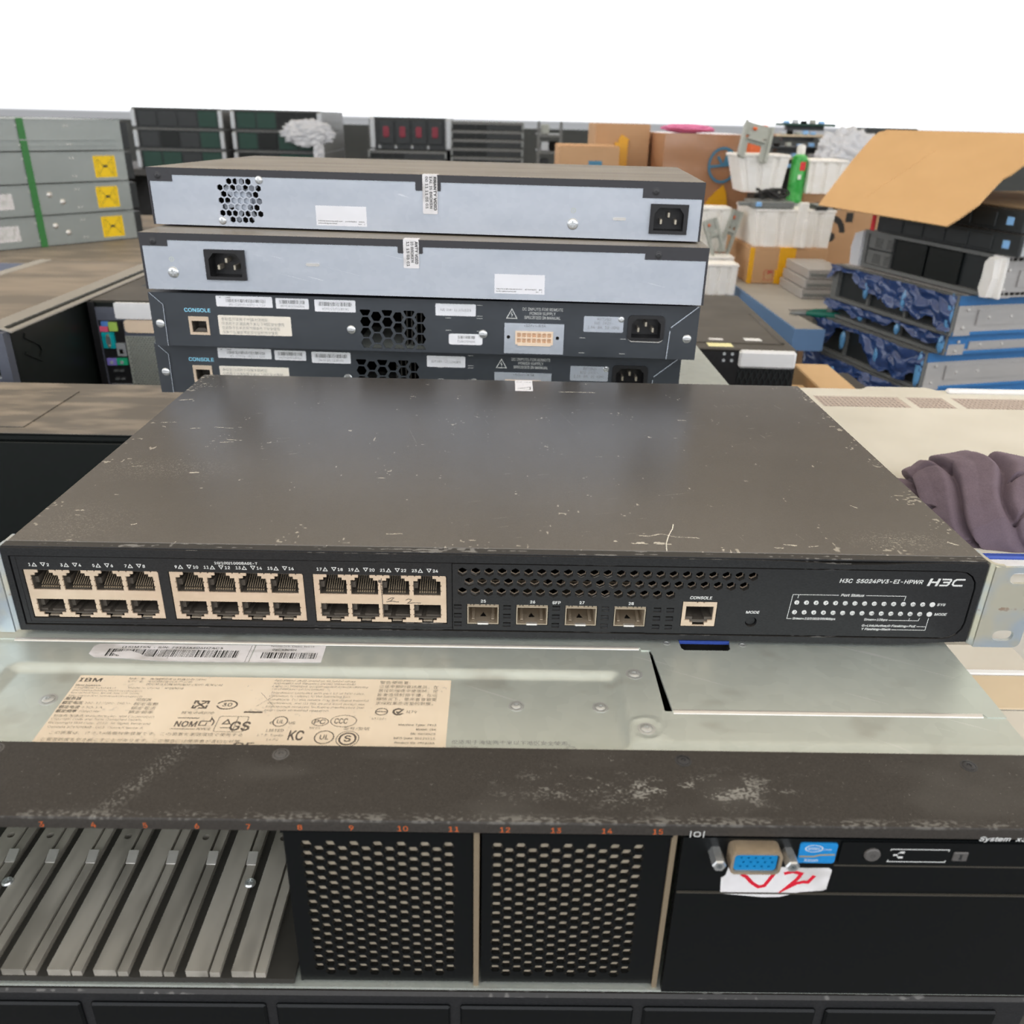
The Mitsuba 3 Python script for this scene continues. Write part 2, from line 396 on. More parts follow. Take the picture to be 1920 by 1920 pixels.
# ================================================================ the switch in the foreground
F0 = front(0)
def build_switch():
    t = thing('network_switch', 'dark 24-port network switch in the foreground, its numbered ports facing the front', 'network switch')
    # cover: a folded steel shell
    cov = J(CB(-219.5, 219.5, 5, 273, -1.2, 0, .4), B(-219.5, -218.3, 6, 273, -43, -1), B(218.3, 219.5, 6, 273, -43, -1),
            B(-219, 219, 271.8, 273, -43, -1), B(-219, 219, 6, 273, -43, -42))
    add(t, 'cover', cov, 'dark_top')
    # bezel frame, bulging on the right
    outer = [(-220.5, -43.9), (100, -43.9), (150, -44.2), (185, -44.4), (219.5, -42.4), (219.8, -2), (219.2, -.9)]
    for x in np.linspace(200, 100, 8):
        outer.append((x, -1.0 - 1.6 * math.exp(-((x - 160) / 22) ** 2)))
    outer += [(-220.5, -.9)]
    opening = Polygon([(-217.7, -4.9), (-217.7, -41)] + [(216.3, -41.2), (216.3, -4.9)])
    opening = sbox(-217.7, -41, 100, -4.9).union(rrect(60, 216.8, -41.2, -4.9, 9))
    ring_ = Polygon(outer).difference(opening)
    add(t, 'bezel', J(F0(EX(ring_, -5, 0)), CB(-220.2, 219.2, .6, 5.6, -1.3, -.25, .25)), 'bezel_black')
    # left port panel and right panel, each with its openings cut through
    bx = (-213.3, -148.4, -83.9)
    lp = sbox(-217.0, -40.2, -21.05, -5.3)
    for b in bx: lp = lp.difference(sbox(b, -37.6, b + 60.6, -12.1))
    lpm = J(EX(lp, -2.6, -.5), EX(lp.difference(sbox(-214.9, -39.4, -21.2, -5.6)), -.5, -.25))
    add(t, 'port_panel', F0(lpm), 'bezel_black')
    rp = opening.buffer(-.7).intersection(sbox(-20.75, -60, 300, 0))
    holes = [hexagon(-16.3 + 5.964 * i, -9.65, 2.35) for i in range(23)] + [hexagon(-13.35 + 5.95 * i, -14.85, 2.35) for i in range(22)] + [hexagon(-16.4 + 5.93 * i, -19.95, 2.35) for i in range(17)]
    cages = [-14.4 + 22.56 * i for i in range(4)]
    for c in cages: holes.append(sbox(c, -37.2, c + 15, -26.4))
    for c in (-20.2, 2.4, 24.9, 47.5, 71.5, 77.4):
        for z in (-26.7, -31.3, -35.9): holes.append(sbox(c, z - 2.5, c + 3.5, z))
    holes += [sbox(84.4, -36.6, 100.7, -23.1), Point(117.2, -33.6).buffer(2.7, 10)]
    rp = rp.difference(unary_union(holes))
    add(t, 'indicator_panel', F0(EX(rp, -2.8, -.3)), 'bezel_black')
    sl = unary_union([sbox(c - .1, z - 2.6, c + 3.6, z - 1.0) for c in (-20.2, 2.4, 24.9, 47.5, 71.5, 77.4) for z in (-26.7, -31.3, -35.9)])
    for p in polys(sl): add(t, 'vent_louvre', F0(EX(p, -2.6, -.9)), 'bezel_black')
    scr = sbox(-19.4, -23.2, 118.4, -6.6).difference(unary_union([affinity.scale(h, .93, .93) for h in holes[:62]])).difference(unary_union([sbox(c - .5, -60, c + 15.5, -24.6) for c in cages])).difference(sbox(83, -60, 102, -22.4))
    add(t, 'vent_screen', F0(EX(scr, -3.7, -2.9)), 'port_steel')
    add(t, 'inner_wall', B(-218, 218, 26, 27, -42, -1.2), 'cavity')
    # port blocks
    up = unary_union([sbox(-6.15, -22.7, 6.15, -15.2), sbox(-4.2, -16, 4.2, -13.9), sbox(-2.6, -15, 2.6, -11.5)])
    lo = unary_union([sbox(-6.15, -34.7, 6.15, -27.6), sbox(-4.2, -36, 4.2, -34), sbox(-2.6, -37.5, 2.6, -34)])
    fin = unary_union([sbox(s * 6.15 - .25, z - .35, s * 6.15 + .25, z + .35) for s in (-1, 1) for z in (-17.6, -20.4, -30.2, -33)])
    sock_u = J(B(-6.15, 6.15, 0, 14, -23.2, -22.7), B(-6.6, -6.1, 0, 14, -23, -15), B(6.1, 6.6, 0, 14, -23, -15), B(-7, 7, 13.5, 14, -23, -12), B(-6.6, 6.6, 1, 14, -13.6, -12.6), B(-6.1, -4.4, 2, 12, -20.5, -17.5))
    sock_l = J(B(-6.15, 6.15, 0, 14, -35.4, -34.8), B(-6.6, -6.1, 0, 14, -35, -27.5), B(6.1, 6.6, 0, 14, -35, -27.5), B(-7, 7, 13.5, 14, -37, -27), B(-6.6, 6.6, 0, 14, -27.6, -27.1), B(-6.1, -3, 1, 13, -34.8, -33.6), B(-.8, 6.1, 1, 13, -34.8, -33.9), B(-6.1, -4.4, 2, 12, -32.5, -29.5))
    pins = J(*[XF(B(-.16, .16, 2.2, 11, -.16, .16), trimesh.transformations.translation_matrix([-3.6 + 1.03 * i + .2, 0, -22.3]) @ rotm([1, 0, 0], 27)) for i in range(8)],
             *[B(-3.7 + 1.03 * i, -3.15 + 1.03 * i, 1.6, 2.6, -22.6, -22.1) for i in range(8)])
    tab = J(XF(CB(-2.2, 2.2, -.3, 7, -.2, .2, .1), trimesh.transformations.translation_matrix([0, .8, -36.8]) @ rotm([1, 0, 0], 14)))
    for b, bx0 in enumerate(bx):
        x0 = bx0 + .3
        cs = [x0 + 8.6 + 14.19 * i for i in range(4)]
        plate = sbox(x0, -37.1, x0 + 59.9, -12.4)
        for c in cs:
            plate = plate.difference(affinity.translate(up, c, 0)).difference(affinity.translate(lo, c, 0))
            plate = plate.difference(unary_union([sbox(c + 7.1 + d - .3, -12.9, c + 7.1 + d + .3, -12.3) for d in (-1.6, 1.6)]))
            for z in (-17.6, -20.4, -30.2, -33.0):
                plate = plate.difference(sbox(c + 6.1, z - .3, c + 6.6, z + .3)).difference(sbox(c - 6.6, z - .3, c - 6.1, z + .3))
        k = add(t, 'port_block', F0(EX(plate, -1.7, -1.0)), 'port_steel')
        if b == 0: labels[k] = {'label': 'greenish-beige metal port block at the left end of the front'}
        if b == 2:
            labels[k] = {'label': 'beige metal port block with pen marks on it'}
            pen = [stroke(p, .38) for p in ([(-50.6, -25.2), (-48.6, -24.1), (-47.6, -24.2), (-49.2, -25.8), (-50.3, -26.2), (-48.4, -25.9), (-46.2, -26.3), (-45.4, -26.2)],
                                            [(-42.2, -25.2), (-41, -24.6), (-39.6, -24.9), (-40.2, -25.8), (-41.4, -26.9), (-38.6, -26.6), (-35.2, -26.7)],
                                            [(-52.9, -14), (-53.3, -18), (-52.9, -24), (-52.8, -35)])]
            add(k, 'pen_mark', F0(FLAT(unary_union(pen + [Point(-53.7, -15.6).buffer(.8)]).intersection(plate), -.95)), 'brown_ink')
        for i, c in enumerate(cs):
            for nm, ms, bs in (('upper', sock_u, 'socket_plastic'), ('lower', sock_l, 'socket_plastic')):
                add(k, 'socket', ms, bs, M=mm(c, 1.75, 0), cache='rj_' + nm)
        for c in cs:
            add(k, 'contacts', pins, 'gold_pin', M=mm(c, 1.75, 0), cache='rj_pins')
            add(k, 'spring_tab', tab, 'cage_steel', M=mm(c, 1.2, 0), cache='rj_tab')
    # transceiver cages
    for c in cages:
        W, D = 15, 24
        shell = J(B(c + .3, c + 14.7, .4, D, -27.9, -27.4), B(c + .3, c + .8, .4, D, -37, -27.4), B(c + 14.2, c + 14.7, .4, D, -37, -27.4),
                  F0(EX(sbox(c + .3, -27.4, c + 14.7, -26.5).difference(unary_union([sbox(c + x, -27.2, c + x + .55, -26.4) for x in (1.6, 3, 5.8, 8.6, 10.4, 12.4)])), -1.8, -.9)),
                  B(c + .6, c + 5, .4, D, -37, -36.5), B(c + 10, c + 14.4, .4, D, -37, -36.5), B(c + 5, c + 10, 1.5, D, -36.9, -36.4), B(c, c + 15, D, D + .5, -37, -27))
        k = add(t, 'transceiver_cage', shell, 'cage_steel')
        add(k, 'latch', CB(c + 4.9, c + 10.1, -.5, 1.6, -37.1, -36.2, .3), 'bright_steel')
        tri = EX(Polygon([(c + 6.1, 6), (c + 8.9, 6), (c + 7.5, 9.5)]), 0, .1)
        add(k, 'keyhole', MV(tri, 0, 0, -36.35), 'cavity')
        for u in (2.2, 11.4):
            add(k, 'spring_finger', XF(CB(c + u, c + u + 1.4, 3, 12, 0, .3, .1), trimesh.transformations.translation_matrix([0, 0, -36.6]) @ rotm([1, 0, 0], 10)), 'cage_steel')
    # console jack
    cj = sbox(84.8, -36.3, 100.4, -23.4).difference(unary_union([sbox(86.4, -33.2, 99.1, -25.8), sbox(88.6, -34.4, 97, -33), sbox(90, -35.9, 95.6, -34)]))
    cj = cj.difference(unary_union([sbox(91, -24, 91.6, -23.3), sbox(94, -24, 94.6, -23.3)]))
    k = add(t, 'console_jack', F0(EX(cj, -1.4, -.4)), 'port_steel')
    add(k, 'socket', J(B(86, 99.5, 1.4, 16, -35, -33.4), B(86, 86.5, 1.4, 16, -34, -25), B(99, 99.5, 1.4, 16, -34, -25), B(86, 99.5, 15, 15.5, -36, -25), B(86.4, 90, 1.6, 15, -33.6, -32), B(95.6, 99.2, 1.6, 15, -33.6, -32)), 'socket_plastic')
    k = add(t, 'mode_button', F0(MV(LATHE([(2.6, -6), (2.6, -2.4), (2.2, -1.6), (1e-3, -1.5)], 20), 117.2, -33.6, 0)), 'bezel_black', smooth=30)
    # indicator lamps with their numbers
    nums = []
    for r, z in ((0, -22.7), (1, -27.9)):
        for i in range(15):
            u = (136.7, 136.5)[r] + 4.466 * i
            big = 1.28 if i == 14 else 1.12
            add(t, 'indicator_lamp', Frame((u, .3, z), (1, 0, 0), (0, 0, 1))(LATHE([(big, 0), (big, .14), (big * .9, .2), (1e-3, .22)], 16)), 'white_ink')
            if i < 14: nums.append(text(str(2 * i + 1 + r), u, z - .55, 1.05 if 2 * i + 1 + r < 10 else .92, bold=True, italic=.2, align='c'))
    add(t, 'lamp_number', F0(FLAT(unary_union(nums), -.06)), 'black_ink')
    # printing
    pr = []
    n = 0
    for bx0 in bx:
        for i in range(4):
            c = bx0 + .3 + 8.6 + 14.19 * i
            a, b_ = 2 * n + 1, 2 * n + 2; n += 1
            pr += [text(str(a), c - 4.1, -10.1, 1.45, align='r', bold=True), tri_out(c - 2.7, -9.3, 2.1, 2.4), tri_out(c + 1.2, -9.3, 2.1, 2.4, True), text(str(b_), c + 2.7, -10.1, 1.45, bold=True)]
    pr += [text('10/100/1000BASE-T', -117.3, -7.7, 1.25, bold=True, align='c', width=19.4)]
    for i, c in enumerate(cages): pr.append(text(str(25 + i), c + 7.6, -25.4, 1.45, align='c', bold=True))
    pr += [text('SFP', 26.7, -25.6, 1.45, align='c', bold=True, width=4), text('CONSOLE', 92.5, -21.8, 1.5, align='c', bold=True, italic=.15, width=10.2),
           text('MODE', 117.1, -29, 1.35, align='c', bold=True, italic=.2, width=6.4),
           text('H3C  S5024PV3-EI-HPWR', 154, -11.9, 2.0, bold=True, italic=.22, width=38),
           text('Port Status', 161.5, -19.1, 1.35, align='c', bold=True, italic=.2, width=10.8), text('SYS', 201.3, -23.3, 1.3, bold=True, italic=.2, width=3.9),
           text('MODE', 201.2, -28.5, 1.3, bold=True, italic=.2, width=5.8), text('Green=10/100/1000Mbps', 136, -31.8, 1.15, italic=.2, bold=True, width=20),
           text('Green=1Gbps', 169.3, -31.8, 1.15, italic=.2, bold=True, width=11), text('G=Link/Active;G Flashing=PoE', 168.9, -35.1, 1.15, italic=.2, bold=True, width=25.2), text('Y Flashing=Stack', 169, -37.0, 1.15, italic=.2, bold=True, width=13.8)]
    L = .26
    for p in ([(155.3, -18.5), (134.3, -18.5), (133.5, -31.4), (135.6, -31.4)], [(137, -18.5), (136.8, -20.4)], [(167.8, -18.5), (186.1, -18.5), (185.8, -21)],
              [(180.8, -31.5), (194.7, -31.5), (195, -30)], [(190.2, -31.5), (190.4, -30.2)], [(194.6, -34.7), (199.1, -34.7)], [(183.2, -36.6), (199, -36.6), (199.2, -30)]):
        pr.append(stroke(p, L))
    # the maker's mark, drawn letter by letter
    lg = [Polygon([(194.3, -12.9), (195.3, -9), (196.5, -9), (195.5, -12.9)]), Polygon([(197.9, -12.9), (198.9, -9), (200.1, -9), (199.1, -12.9)]), Polygon([(195, -11.3), (195.2, -10.5), (198.6, -10.5), (198.4, -11.3)]),
          stroke([(200.7, -9.4), (204.6, -9.4), (204.9, -10), (204.3, -10.9), (201.4, -10.9), (204.1, -10.9), (204.2, -11.6), (203.4, -12.5), (199.9, -12.5)], .8),
          stroke([(211.2, -9.4), (207.4, -9.4), (206.3, -10.1), (205.9, -11.8), (206.5, -12.5), (210.5, -12.5)], .85)]
    pr += lg
    add(t, 'lettering', F0(FLAT(unary_union(pr), -.2)), 'white_ink')
    # rear sticker folding over the back edge
    k = add(t, 'sticker', CB(9.2, 21.9, 246.8, 273.2, .02, .14, .03), 'white_paper')
    add(k, 'print', topf(.2)(FLAT(unary_union([tri_out(15, 262, 1, 1), Polygon([(10.5, 252.5), (20.5, 249.5), (20.5, 257)]).difference(Polygon([(12.5, 252.6), (19.6, 250.6), (19.6, 255.6)])), scribble(10, 21, 268, 1.2, 3)]), 0)), 'grey_ink')
    # peeled paint and a fibre
    pp = Polygon([(53, 14), (57, 17.5), (63, 20.3), (70, 20.0), (76, 22.5), (82, 19.5), (90, 19.2), (96, 18), (95, 14.6), (88, 12.6), (76, 12.2), (62, 12.4), (55, 12.8)])
    rim = pp.buffer(.35).difference(pp.buffer(-.1)).intersection(unary_union([sbox(53, 18.6, 98, 26), sbox(52, 11, 58, 15), sbox(60, 11, 68, 13.2), sbox(72, 11, 79, 13.4)]))
    chips = [affinity.rotate(sbox(x, y, x + w, y + h), a) for x, y, w, h, a in ((63, 12.6, 4, 1.1, 8), (71, 12.4, 5, 1.6, -10), (53, 13.8, 1.2, 1, 0), (-212, 166, 10, .5, 8), (-216, 212, 9, .8, 20), (-208, 158, 3, .6, -30),
             (-176, 158, 12, .5, -6), (-190, 156, 6, .6, 10), (-162, 137, 9, .5, -8), (-165, 133, 8, .5, 5), (40, 246, 26, .6, 0), (-166.5, 86, 5, 1.2, 5), (-52, 17.6, 7, .5, 3), (-205, 37, 5, .6, 6), (131, 13, 6, .7, -12), (142, 12, 5, .6, 10), (126, 10, 4, .6, 0),
             (209, 17, 5, .9, -40), (101, 7, 1.2, .8, 0), (178, 57, 4, .5, -55), (-200, 94, 6, .35, 20), (-172, 23, 3, .7, 30))]
    rr_ = random.Random(5)
    def rough_(p):
        c = np.array(p.segmentize(.9).exterior.coords)[:-1]
        q = Polygon(c + np.array([[rr_.uniform(-.32, .32), rr_.uniform(-.32, .32)] for _ in c])).buffer(0)
        return max(polys(q), key=lambda g_: g_.area)
    for p in polys(unary_union([rim] + chips)): add(t, 'bare_metal_chip', topf(.05)(FLAT(rough_(p), 0)), 'paint_chip')
    add(t, 'fibre', TUBE([(83.3, 32.1, .5), (82, 27, .6), (79, 20, .6), (76.5, 12, .6), (75.8, 7, .3), (75.6, 5.2, .2)], .22, 6), 'cream_paper')
    # rack ears
    def ear(s):
        fl = rrect(225, 243.5, -43.8, -1.4, 3).union(sbox(222, -43.8, 232, -1.4))
        for z in (-37.4, -7.0): fl = fl.difference(rrect(229.6, 239.4, z - 2.8, z + 2.8, 2.75))
        fl = F0(EX(fl, .4, 2.2))
        side = J(CB(219.9, 221.7, 3, 13, -42.6, -.6, .3))
        bend = []
        for a in range(0, 91, 15):
            c, sn = math.cos(math.radians(a)), math.sin(math.radians(a))
            bend.append((222.4 + .9 - 3.4 * c + 1.2, 2.2 - 4.4 * sn + 1.0)); 
        path = LineString([(220.8, 6), (220.9, 3), (221.4, 1), (222.6, -.5), (224.2, -1.3), (226, -1.3)]).buffer(.9, cap_style='flat', quad_segs=4)
        bd = EX(path, -43.6, -.6)
        m = J(fl, side, bd)
        if s < 0:
            m = (m[0] * np.array([-1, 1, 1]), m[1][:, ::-1])
        return m
    add(t, 'rack_ear', ear(1), 'zinc', smooth=35)
    add(t, 'rack_ear', ear(-1), 'zinc', smooth=35)
    return t
build_switch()

# ================================================================ the server underneath
def build_server():
    t = thing('rack_server', 'silver rack server with open drive bays, directly under the foreground switch', 'server')
    zt = -46.3
    # front deck: pressed sheet with a sunken label field
    nx, ny = 230, 70
    xs, ys = np.linspace(-234, 212.6, nx), np.linspace(-76, -3.2, ny)
    X, Y = np.meshgrid(xs, ys, indexing='ij')
    ss = lambda a, b, x: (lambda q: q * q * (3 - 2 * q))(np.clip((x - a) / (b - a), 0, 1))
    inx = ss(-215, -210, X) * (1 - ss(50, 55, X))
    iny = 1 - ss(-25.6, -20.4, Y)
    low = np.maximum(inx * iny, 1 - ss(-73.5, -66.5, Y))
    tail = ss(-226, -219, X) * 0
    Z = -1.5 - 2.6 * low
    cut = (X > 69.5) & (Y > -49.5)
    bump = .45 * (np.exp(-((np.hypot(X - 60.9, (Y + 59.9)) - 6.5) / 1.0) ** 2))
    Z = Z + zt + .9 + bump
    idx = np.arange(nx * ny).reshape(nx, ny)
    q = np.stack([idx[:-1, :-1], idx[1:, :-1], idx[1:, 1:], idx[:-1, 1:]], -1).reshape(-1, 4)
    cm = cut.ravel()
    q = q[~(cm[q].all(1))]
    deck = (np.c_[X.ravel(), Y.ravel(), Z.ravel()], np.vstack([q[:, [0, 1, 2]], q[:, [0, 2, 3]]]))
    add(t, 'front_deck', deck, 'galvanized', smooth=True)
    # rear lid, stepping forward on the right, with its rolled front edges
    lid = Polygon([(-234, 598), (-234, -3.4), (66.5, -3.4), (66.5, -5.3), (70.8, -5.3), (71.4, -8), (73.4, -48.6), (203.6, -48.6), (204.6, -50.2), (212.6, -50.2), (212.6, 598)])
    win = Polygon([(85.3, 5.5), (85.5, -3), (86.6, -4.8), (107, -4.8), (108.4, -3.6), (109.8, 5.5)])
    lid = lid.difference(win).difference(Point(79.4, .8).buffer(1.1)).difference(Point(115, .2).buffer(1.1))
    add(t, 'lid', J(EX(lid, zt - 1.2, zt), B(211.6, 212.6, -50, 598, zt - 14, zt - .6), B(-234, -233, -3, 598, zt - 14, zt - .6)), 'galvanized')
    def roll(x0, x1, y):
        an = np.linspace(-20, 110, 8)
        prof = [(y + 2.1 - 1.9 * math.sin(math.radians(a)) * 1.0 - .2, zt - 1.6 + 1.7 * math.cos(math.radians(a))) for a in an]
        pg = Polygon(prof + [(y + 2.1, zt - 1.8)])
        v, f = EX(pg, x0, x1)
        return np.c_[v[:, 2], v[:, 0], v[:, 1]], f
    add(t, 'lid_edge', roll(-222, 65.7, -5.0), 'bright_steel', smooth=40)
    add(t, 'lid_edge', roll(73.6, 203.2, -50.6), 'bright_steel', smooth=40)
    add(t, 'latch', J(CB(85.6, 109.4, 2.2, 6, zt - 1.6, zt + .3, .3)), 'blue_plastic')
    add(t, 'latch_well', J(B(84, 111, -6, 8, zt - 16, zt - 15), B(84, 85, -6, 8, zt - 16, zt - 1.2), B(110, 111, -6, 8, zt - 16, zt - 1.2), B(84, 111, 7, 8, zt - 16, zt - 1.2), B(84, 111, -6, -5, zt - 16, zt - 1.2)), 'bay_dark')
    add(t, 'seam_gap', J(B(65.8, 73.2, -9, -5.4, zt - 1.4, zt - 1.0), B(203.5, 212.5, -52.5, -50.4, zt - 1.2, zt - .9)), 'cavity')
    # screws on the deck
    for x, y, r in ((60.9, -23.2, 2.5), (60.9, -59.9, 2.4), (8.5, -43.5, 2.2), (44, -43.6, 2.2), (-187.6, -43.6, 2.5)):
        low_ = x < 50
        z = zt - .6 - (2.2 if low_ else 0)
        add(t, 'screw', MV(J(screw(r, .8, 'torx'), LATHE([(r * 1.5, -.2), (r * 1.5, .12), (r * 1.1, .16), (r * 1.1, -.2)], 20)), x, y, z - (.3 if low_ else 0) + .02), 'deck_screw', smooth=30)
    for x, y in ((79.4, .8), (115, .2)):
        add(t, 'threaded_hole', MV(LATHE([(1.1, -2), (1.1, .15), (1.7, .15), (1.7, -.1)], 16), x, y, zt), 'deck_screw')
    # black front strip and bar with the bay numbers
    zs_ = zt + 2.0
    sv, sf = EX(Polygon([(-75.2, zt - 3), (-75.2, zs_ - .3), (-75.6, zs_), (-111.6, zs_), (-112.6, zs_ - .3), (-113.1, zs_ - 1.0), (-113.2, zt - 2.9), (-112.8, zt - 3.2), (-108, zt - 3.2), (-108, zt - 3)]), -236, 212.6)
    add(t, 'front_strip', (np.c_[sv[:, 2], sv[:, 0], sv[:, 1]], sf), 'black_strip', smooth=35)
    for x, y in ((-188.5, -79.9), (-81, -80.6), (71.4, -81.2), (180.2, -82)):
        add(t, 'strip_screw', MV(J(screw(2.3, .5, 'torx'), LATHE([(3.2, -.1), (3.2, .08), (2.5, .2), (2.5, -.1)], 20)), x, y, zt + 2.05), 'dark_screw' if x > 0 else 'button_grey', smooth=30)
    nums = [text(str(i + 3), -155.1 + 17.66 * i, -48.6, 2.3, align='c') for i in range(13)]
    nums += [text(str(i), -155.1 + 17.66 * (i - 3), -48.6, 2.3, align='c') for i in (0, 1, 2)]
    add(t, 'bay_number', front(-113.35)(FLAT(unary_union(nums), 0)), 'orange_ink')
    # chassis around the bays
    zb = -133.2
    ch = J(B(-236, -233.5, -112, 598, zb, zt - 1.4), B(211, 212.6, -112, 598, zb, zt - 1.4), B(-236, 212.6, -112, 598, zb, zb + 1.2), B(-236, 212.6, 596.5, 598, zb, zt - 1.2),
           B(-236, 64, 30, 31.5, zb, zt - 4), B(-233, 64, -108, 30, zt - 5, zt - 4.4), B(-236, -228, -112.5, -111, zb, zt - 4.4))
    add(t, 'chassis', ch, 'galvanized')
    add(t, 'bay_wall', J(B(-7, -5, -111, 30, zb, zt - 4.4), B(62.8, 64.6, -111, 30, zb, zt - 4.4)), 'bay_liner')
    # open bays: floor rails
    zf = -125.0
    add(t, 'bay_floor', B(-233, -76.4, -111.5, 30, zf - 6, zf - 3.4), 'bay_dark')
    for i in range(8):
        x = -229.6 + 17.66 * i + 4.6
        rail = EX(sbox(x + 1, -111, x + 9.4, 28).difference(Point(x + 5.2, -45).buffer(1.6) if i % 2 == 1 or i in (0,) else Polygon()), zf - 3.4, zf)
        groove = B(x + 5.0, x + 5.4, -111, -50, zf, zf + .25)
        add(t, 'bay_rail', J(rail, B(x + 10.2, x + 14.0, -111, 28, zf - 3.4, zf - .8)), 'bay_steel')
        add(t, 'rail_clip', XF(CB(-2.2, 2.2, -3, 3, -.3, .3, .2), trimesh.transformations.translation_matrix([x + 12, -57, zf + .4]) @ rotm([1, 0, 0], 22)), 'bright_steel')
    for x, y in ((-207.5, -70.9), (-104.4, -70.2)):
        add(t, 'bay_screw', MV(screw(2.4, 1.4, 'cross'), x, y, zf), 'screw_steel', smooth=30)
    # perforated blanking panels
    for x0, c0 in ((-74.1, -66.4), (-4.1, 1.4)):
        pn = sbox(x0, zb + 2.4, x0 + 66.7, -50.8)
        hx = [hexagon(c0 + 4.2 * i, -59.1 - 4.93 * j - (2.46 if i % 2 else 0), 2.12, True) for i in range(13) for j in range(14)]
        pn = pn.difference(unary_union(hx))
        k = add(t, 'blanking_panel', J(front(-110)(EX(pn, -1.8, 0)), B(x0, x0 + 66.7, -112.6, -107, -50.9, -50.2), B(x0, x0 + .8, -110, -100, zb + 2, -50.8), B(x0 + 65.9, x0 + 66.7, -110, -100, zb + 2, -50.8)), 'gloss_black')
        add(k, 'dust_filter', B(x0 + 1, x0 + 65.7, -108.0, -103, zb + 3, -52), 'foam')
    # right-hand control panel
    fr = sbox(66.2, zb + 1.5, 211.5, -50.4).difference(sbox(82.6, -61.4, 99.4, -52))
    add(t, 'control_panel', front(-112.9)(EX(fr, -3, 0)), 'gloss_black')
    wht = [stroke([(68.3, -49.9), (68.3, -46.9)], .35), stroke([(72.9, -49.9), (72.9, -46.9)], .35), rrect(69.4, 71.8, -49.6, -47.2, .8).difference(rrect(69.75, 71.45, -49.25, -47.55, .6))]
    add(t, 'monitor_symbol', front(-113.35)(FLAT(unary_union(wht), 0)), 'white_ink')
    FR = front(-112.9)
    sh = rrect(82.2, 99.8, -61.6, -51.4, 2.2)
    k = add(t, 'video_port', FR(J(EX(sh.difference(sh.buffer(-1.0)), -4, 5.6), EX(sh, -4, -3))), 'vga_shell')
    ins = rrect(83.6, 98.4, -60.6, -52.6, 1.4)
    pin = [Point(85.9 + 2.5 * i + .9 * (j % 2), -58.8 + 2.0 * j).buffer(.45, 4) for i in range(5) for j in range(3)]
    add(k, 'insert', FR(J(EX(ins.difference(unary_union(pin)), 2, 4.6), EX(ins, 1, 2))), 'vga_blue')
    for x in (77.9, 103.4):
        st = J(LATHE([(2.4, 0), (2.4, 6.2), (2.1, 6.8)], 6), LATHE([(2.3, -.5), (2.3, 0), (2.0, 0)], 12))
        b = man(LATHE([(2.5, -1), (2.5, 6.4), (2.1, 7.0)], 6)) - man(MV(LATHE([(1.1, -1), (1.1, 9)], 12), 0, 0, 2))
        add(t, 'standoff', Frame((x, -112.9, -56.6), (1, 0, 0), (0, 0, 1))(unman(b)), 'screw_steel')
    bd = rrect(107.4, 120.6, -61.4, -51.9, 1.0)
    k = add(t, 'badge', FR(EX(bd, .02, .5)), 'badge_blue')
    el = affinity.scale(ring(0, 0, .86, 1.0), 3.2, 1.7); el = affinity.translate(el, 112.4, -54.4)
    add(k, 'print', FR(FLAT(unary_union([el, text('intel', 112.4, -55.1, 1.5, align='c', width=4.2), text('inside', 115.9, -55.1, .7, italic=.2), text('Xeon', 109.6, -60.7, 1.5, width=5.2)]), .56)), 'white_ink')
    add(k, 'stripe', FR(FLAT(stroke([(107.8, -58.2), (113, -58.2), (115, -57.4), (120.2, -57.2)], .7), .55)), 'badge_gold')
    sub = rrect(121.8, 214, -61.2, -50.9, .6).intersection(sbox(100, -70, 211.4, 0))
    k = add(t, 'operator_panel', FR(EX(sub.difference(Point(133.1, -56.5).buffer(3.2)), .02, .8)), 'gloss_black')
    add(k, 'power_button', Frame((133.1, -112.9, -56.5), (1, 0, 0), (0, 0, 1))(LATHE([(2.9, 0), (2.9, 1.2), (2.5, 1.6), (1e-3, 1.6)], 24)), 'button_grey', smooth=30)
    add(k, 'switch', FR(CB(161.6, 166.8, -58.8, -54.6, .7, 1.5, .3)), 'button_grey')
    w = [stroke([(139.3, -54.5), (139.5, -53.9), (159.9, -53.9), (159.7, -54.7)], .35), stroke([(139.4, -59), (139.1, -59.8), (159.5, -59.8), (159.7, -59)], .35),
         sbox(140.6, -57, 142, -56.2), sbox(142.8, -55.8, 144.4, -54.9), sbox(142.6, -58.2, 144.2, -57.3), stroke([(142, -56.6), (142.6, -55.4), (142.9, -55.4)], .2), stroke([(142, -56.6), (142.4, -57.7), (142.7, -57.7)], .2)]
    add(k, 'print', FR(FLAT(unary_union(w), .88)), 'white_ink')
    pw = [ring(133.1, -56.5, .62, .82).difference(sbox(132.85, -56.4, 133.35, -55)), sbox(133.0, -56.4, 133.2, -55.4)]
    add(k, 'power_symbol', FR(FLAT(unary_union(pw), 1.65)), 'black_ink')
    add(k, 'switch_symbol', FR(FLAT(Polygon([(163.6, -58), (164.8, -58), (164.6, -56), (164.9, -55.4), (163.5, -55.4), (163.8, -56)]), 1.55)), 'black_ink')
    for s_, u_, w_ in (('System', 169.2, 11.2), ('x3650', 182.2, 10.4)): add(t, 'print', front(-113.35)(FLAT(text(s_, u_, -49.9, 2.0, italic=.25, bold=True, width=w_), 0)), 'white_ink')
    add(t, 'seam', FR(EX(sbox(66.4, -76.9, 211, -76.4), 0, .7)), 'seam_dark')
    add(t, 'seam', FR(EX(sbox(121, -63, 211, -62.4), 0, .25)), 'seam_dark')
    # handwritten note stuck below the video port
    p1 = Polygon([(98.2, -63.6), (112, -64.2), (119.5, -64), (120.7, -65), (120.3, -74.4), (119, -75.2), (111, -76), (104, -78.6), (98, -78.8), (82.3, -77.2), (81.6, -69.5), (83, -68.3), (83.6, -64.4), (85, -63.7)])
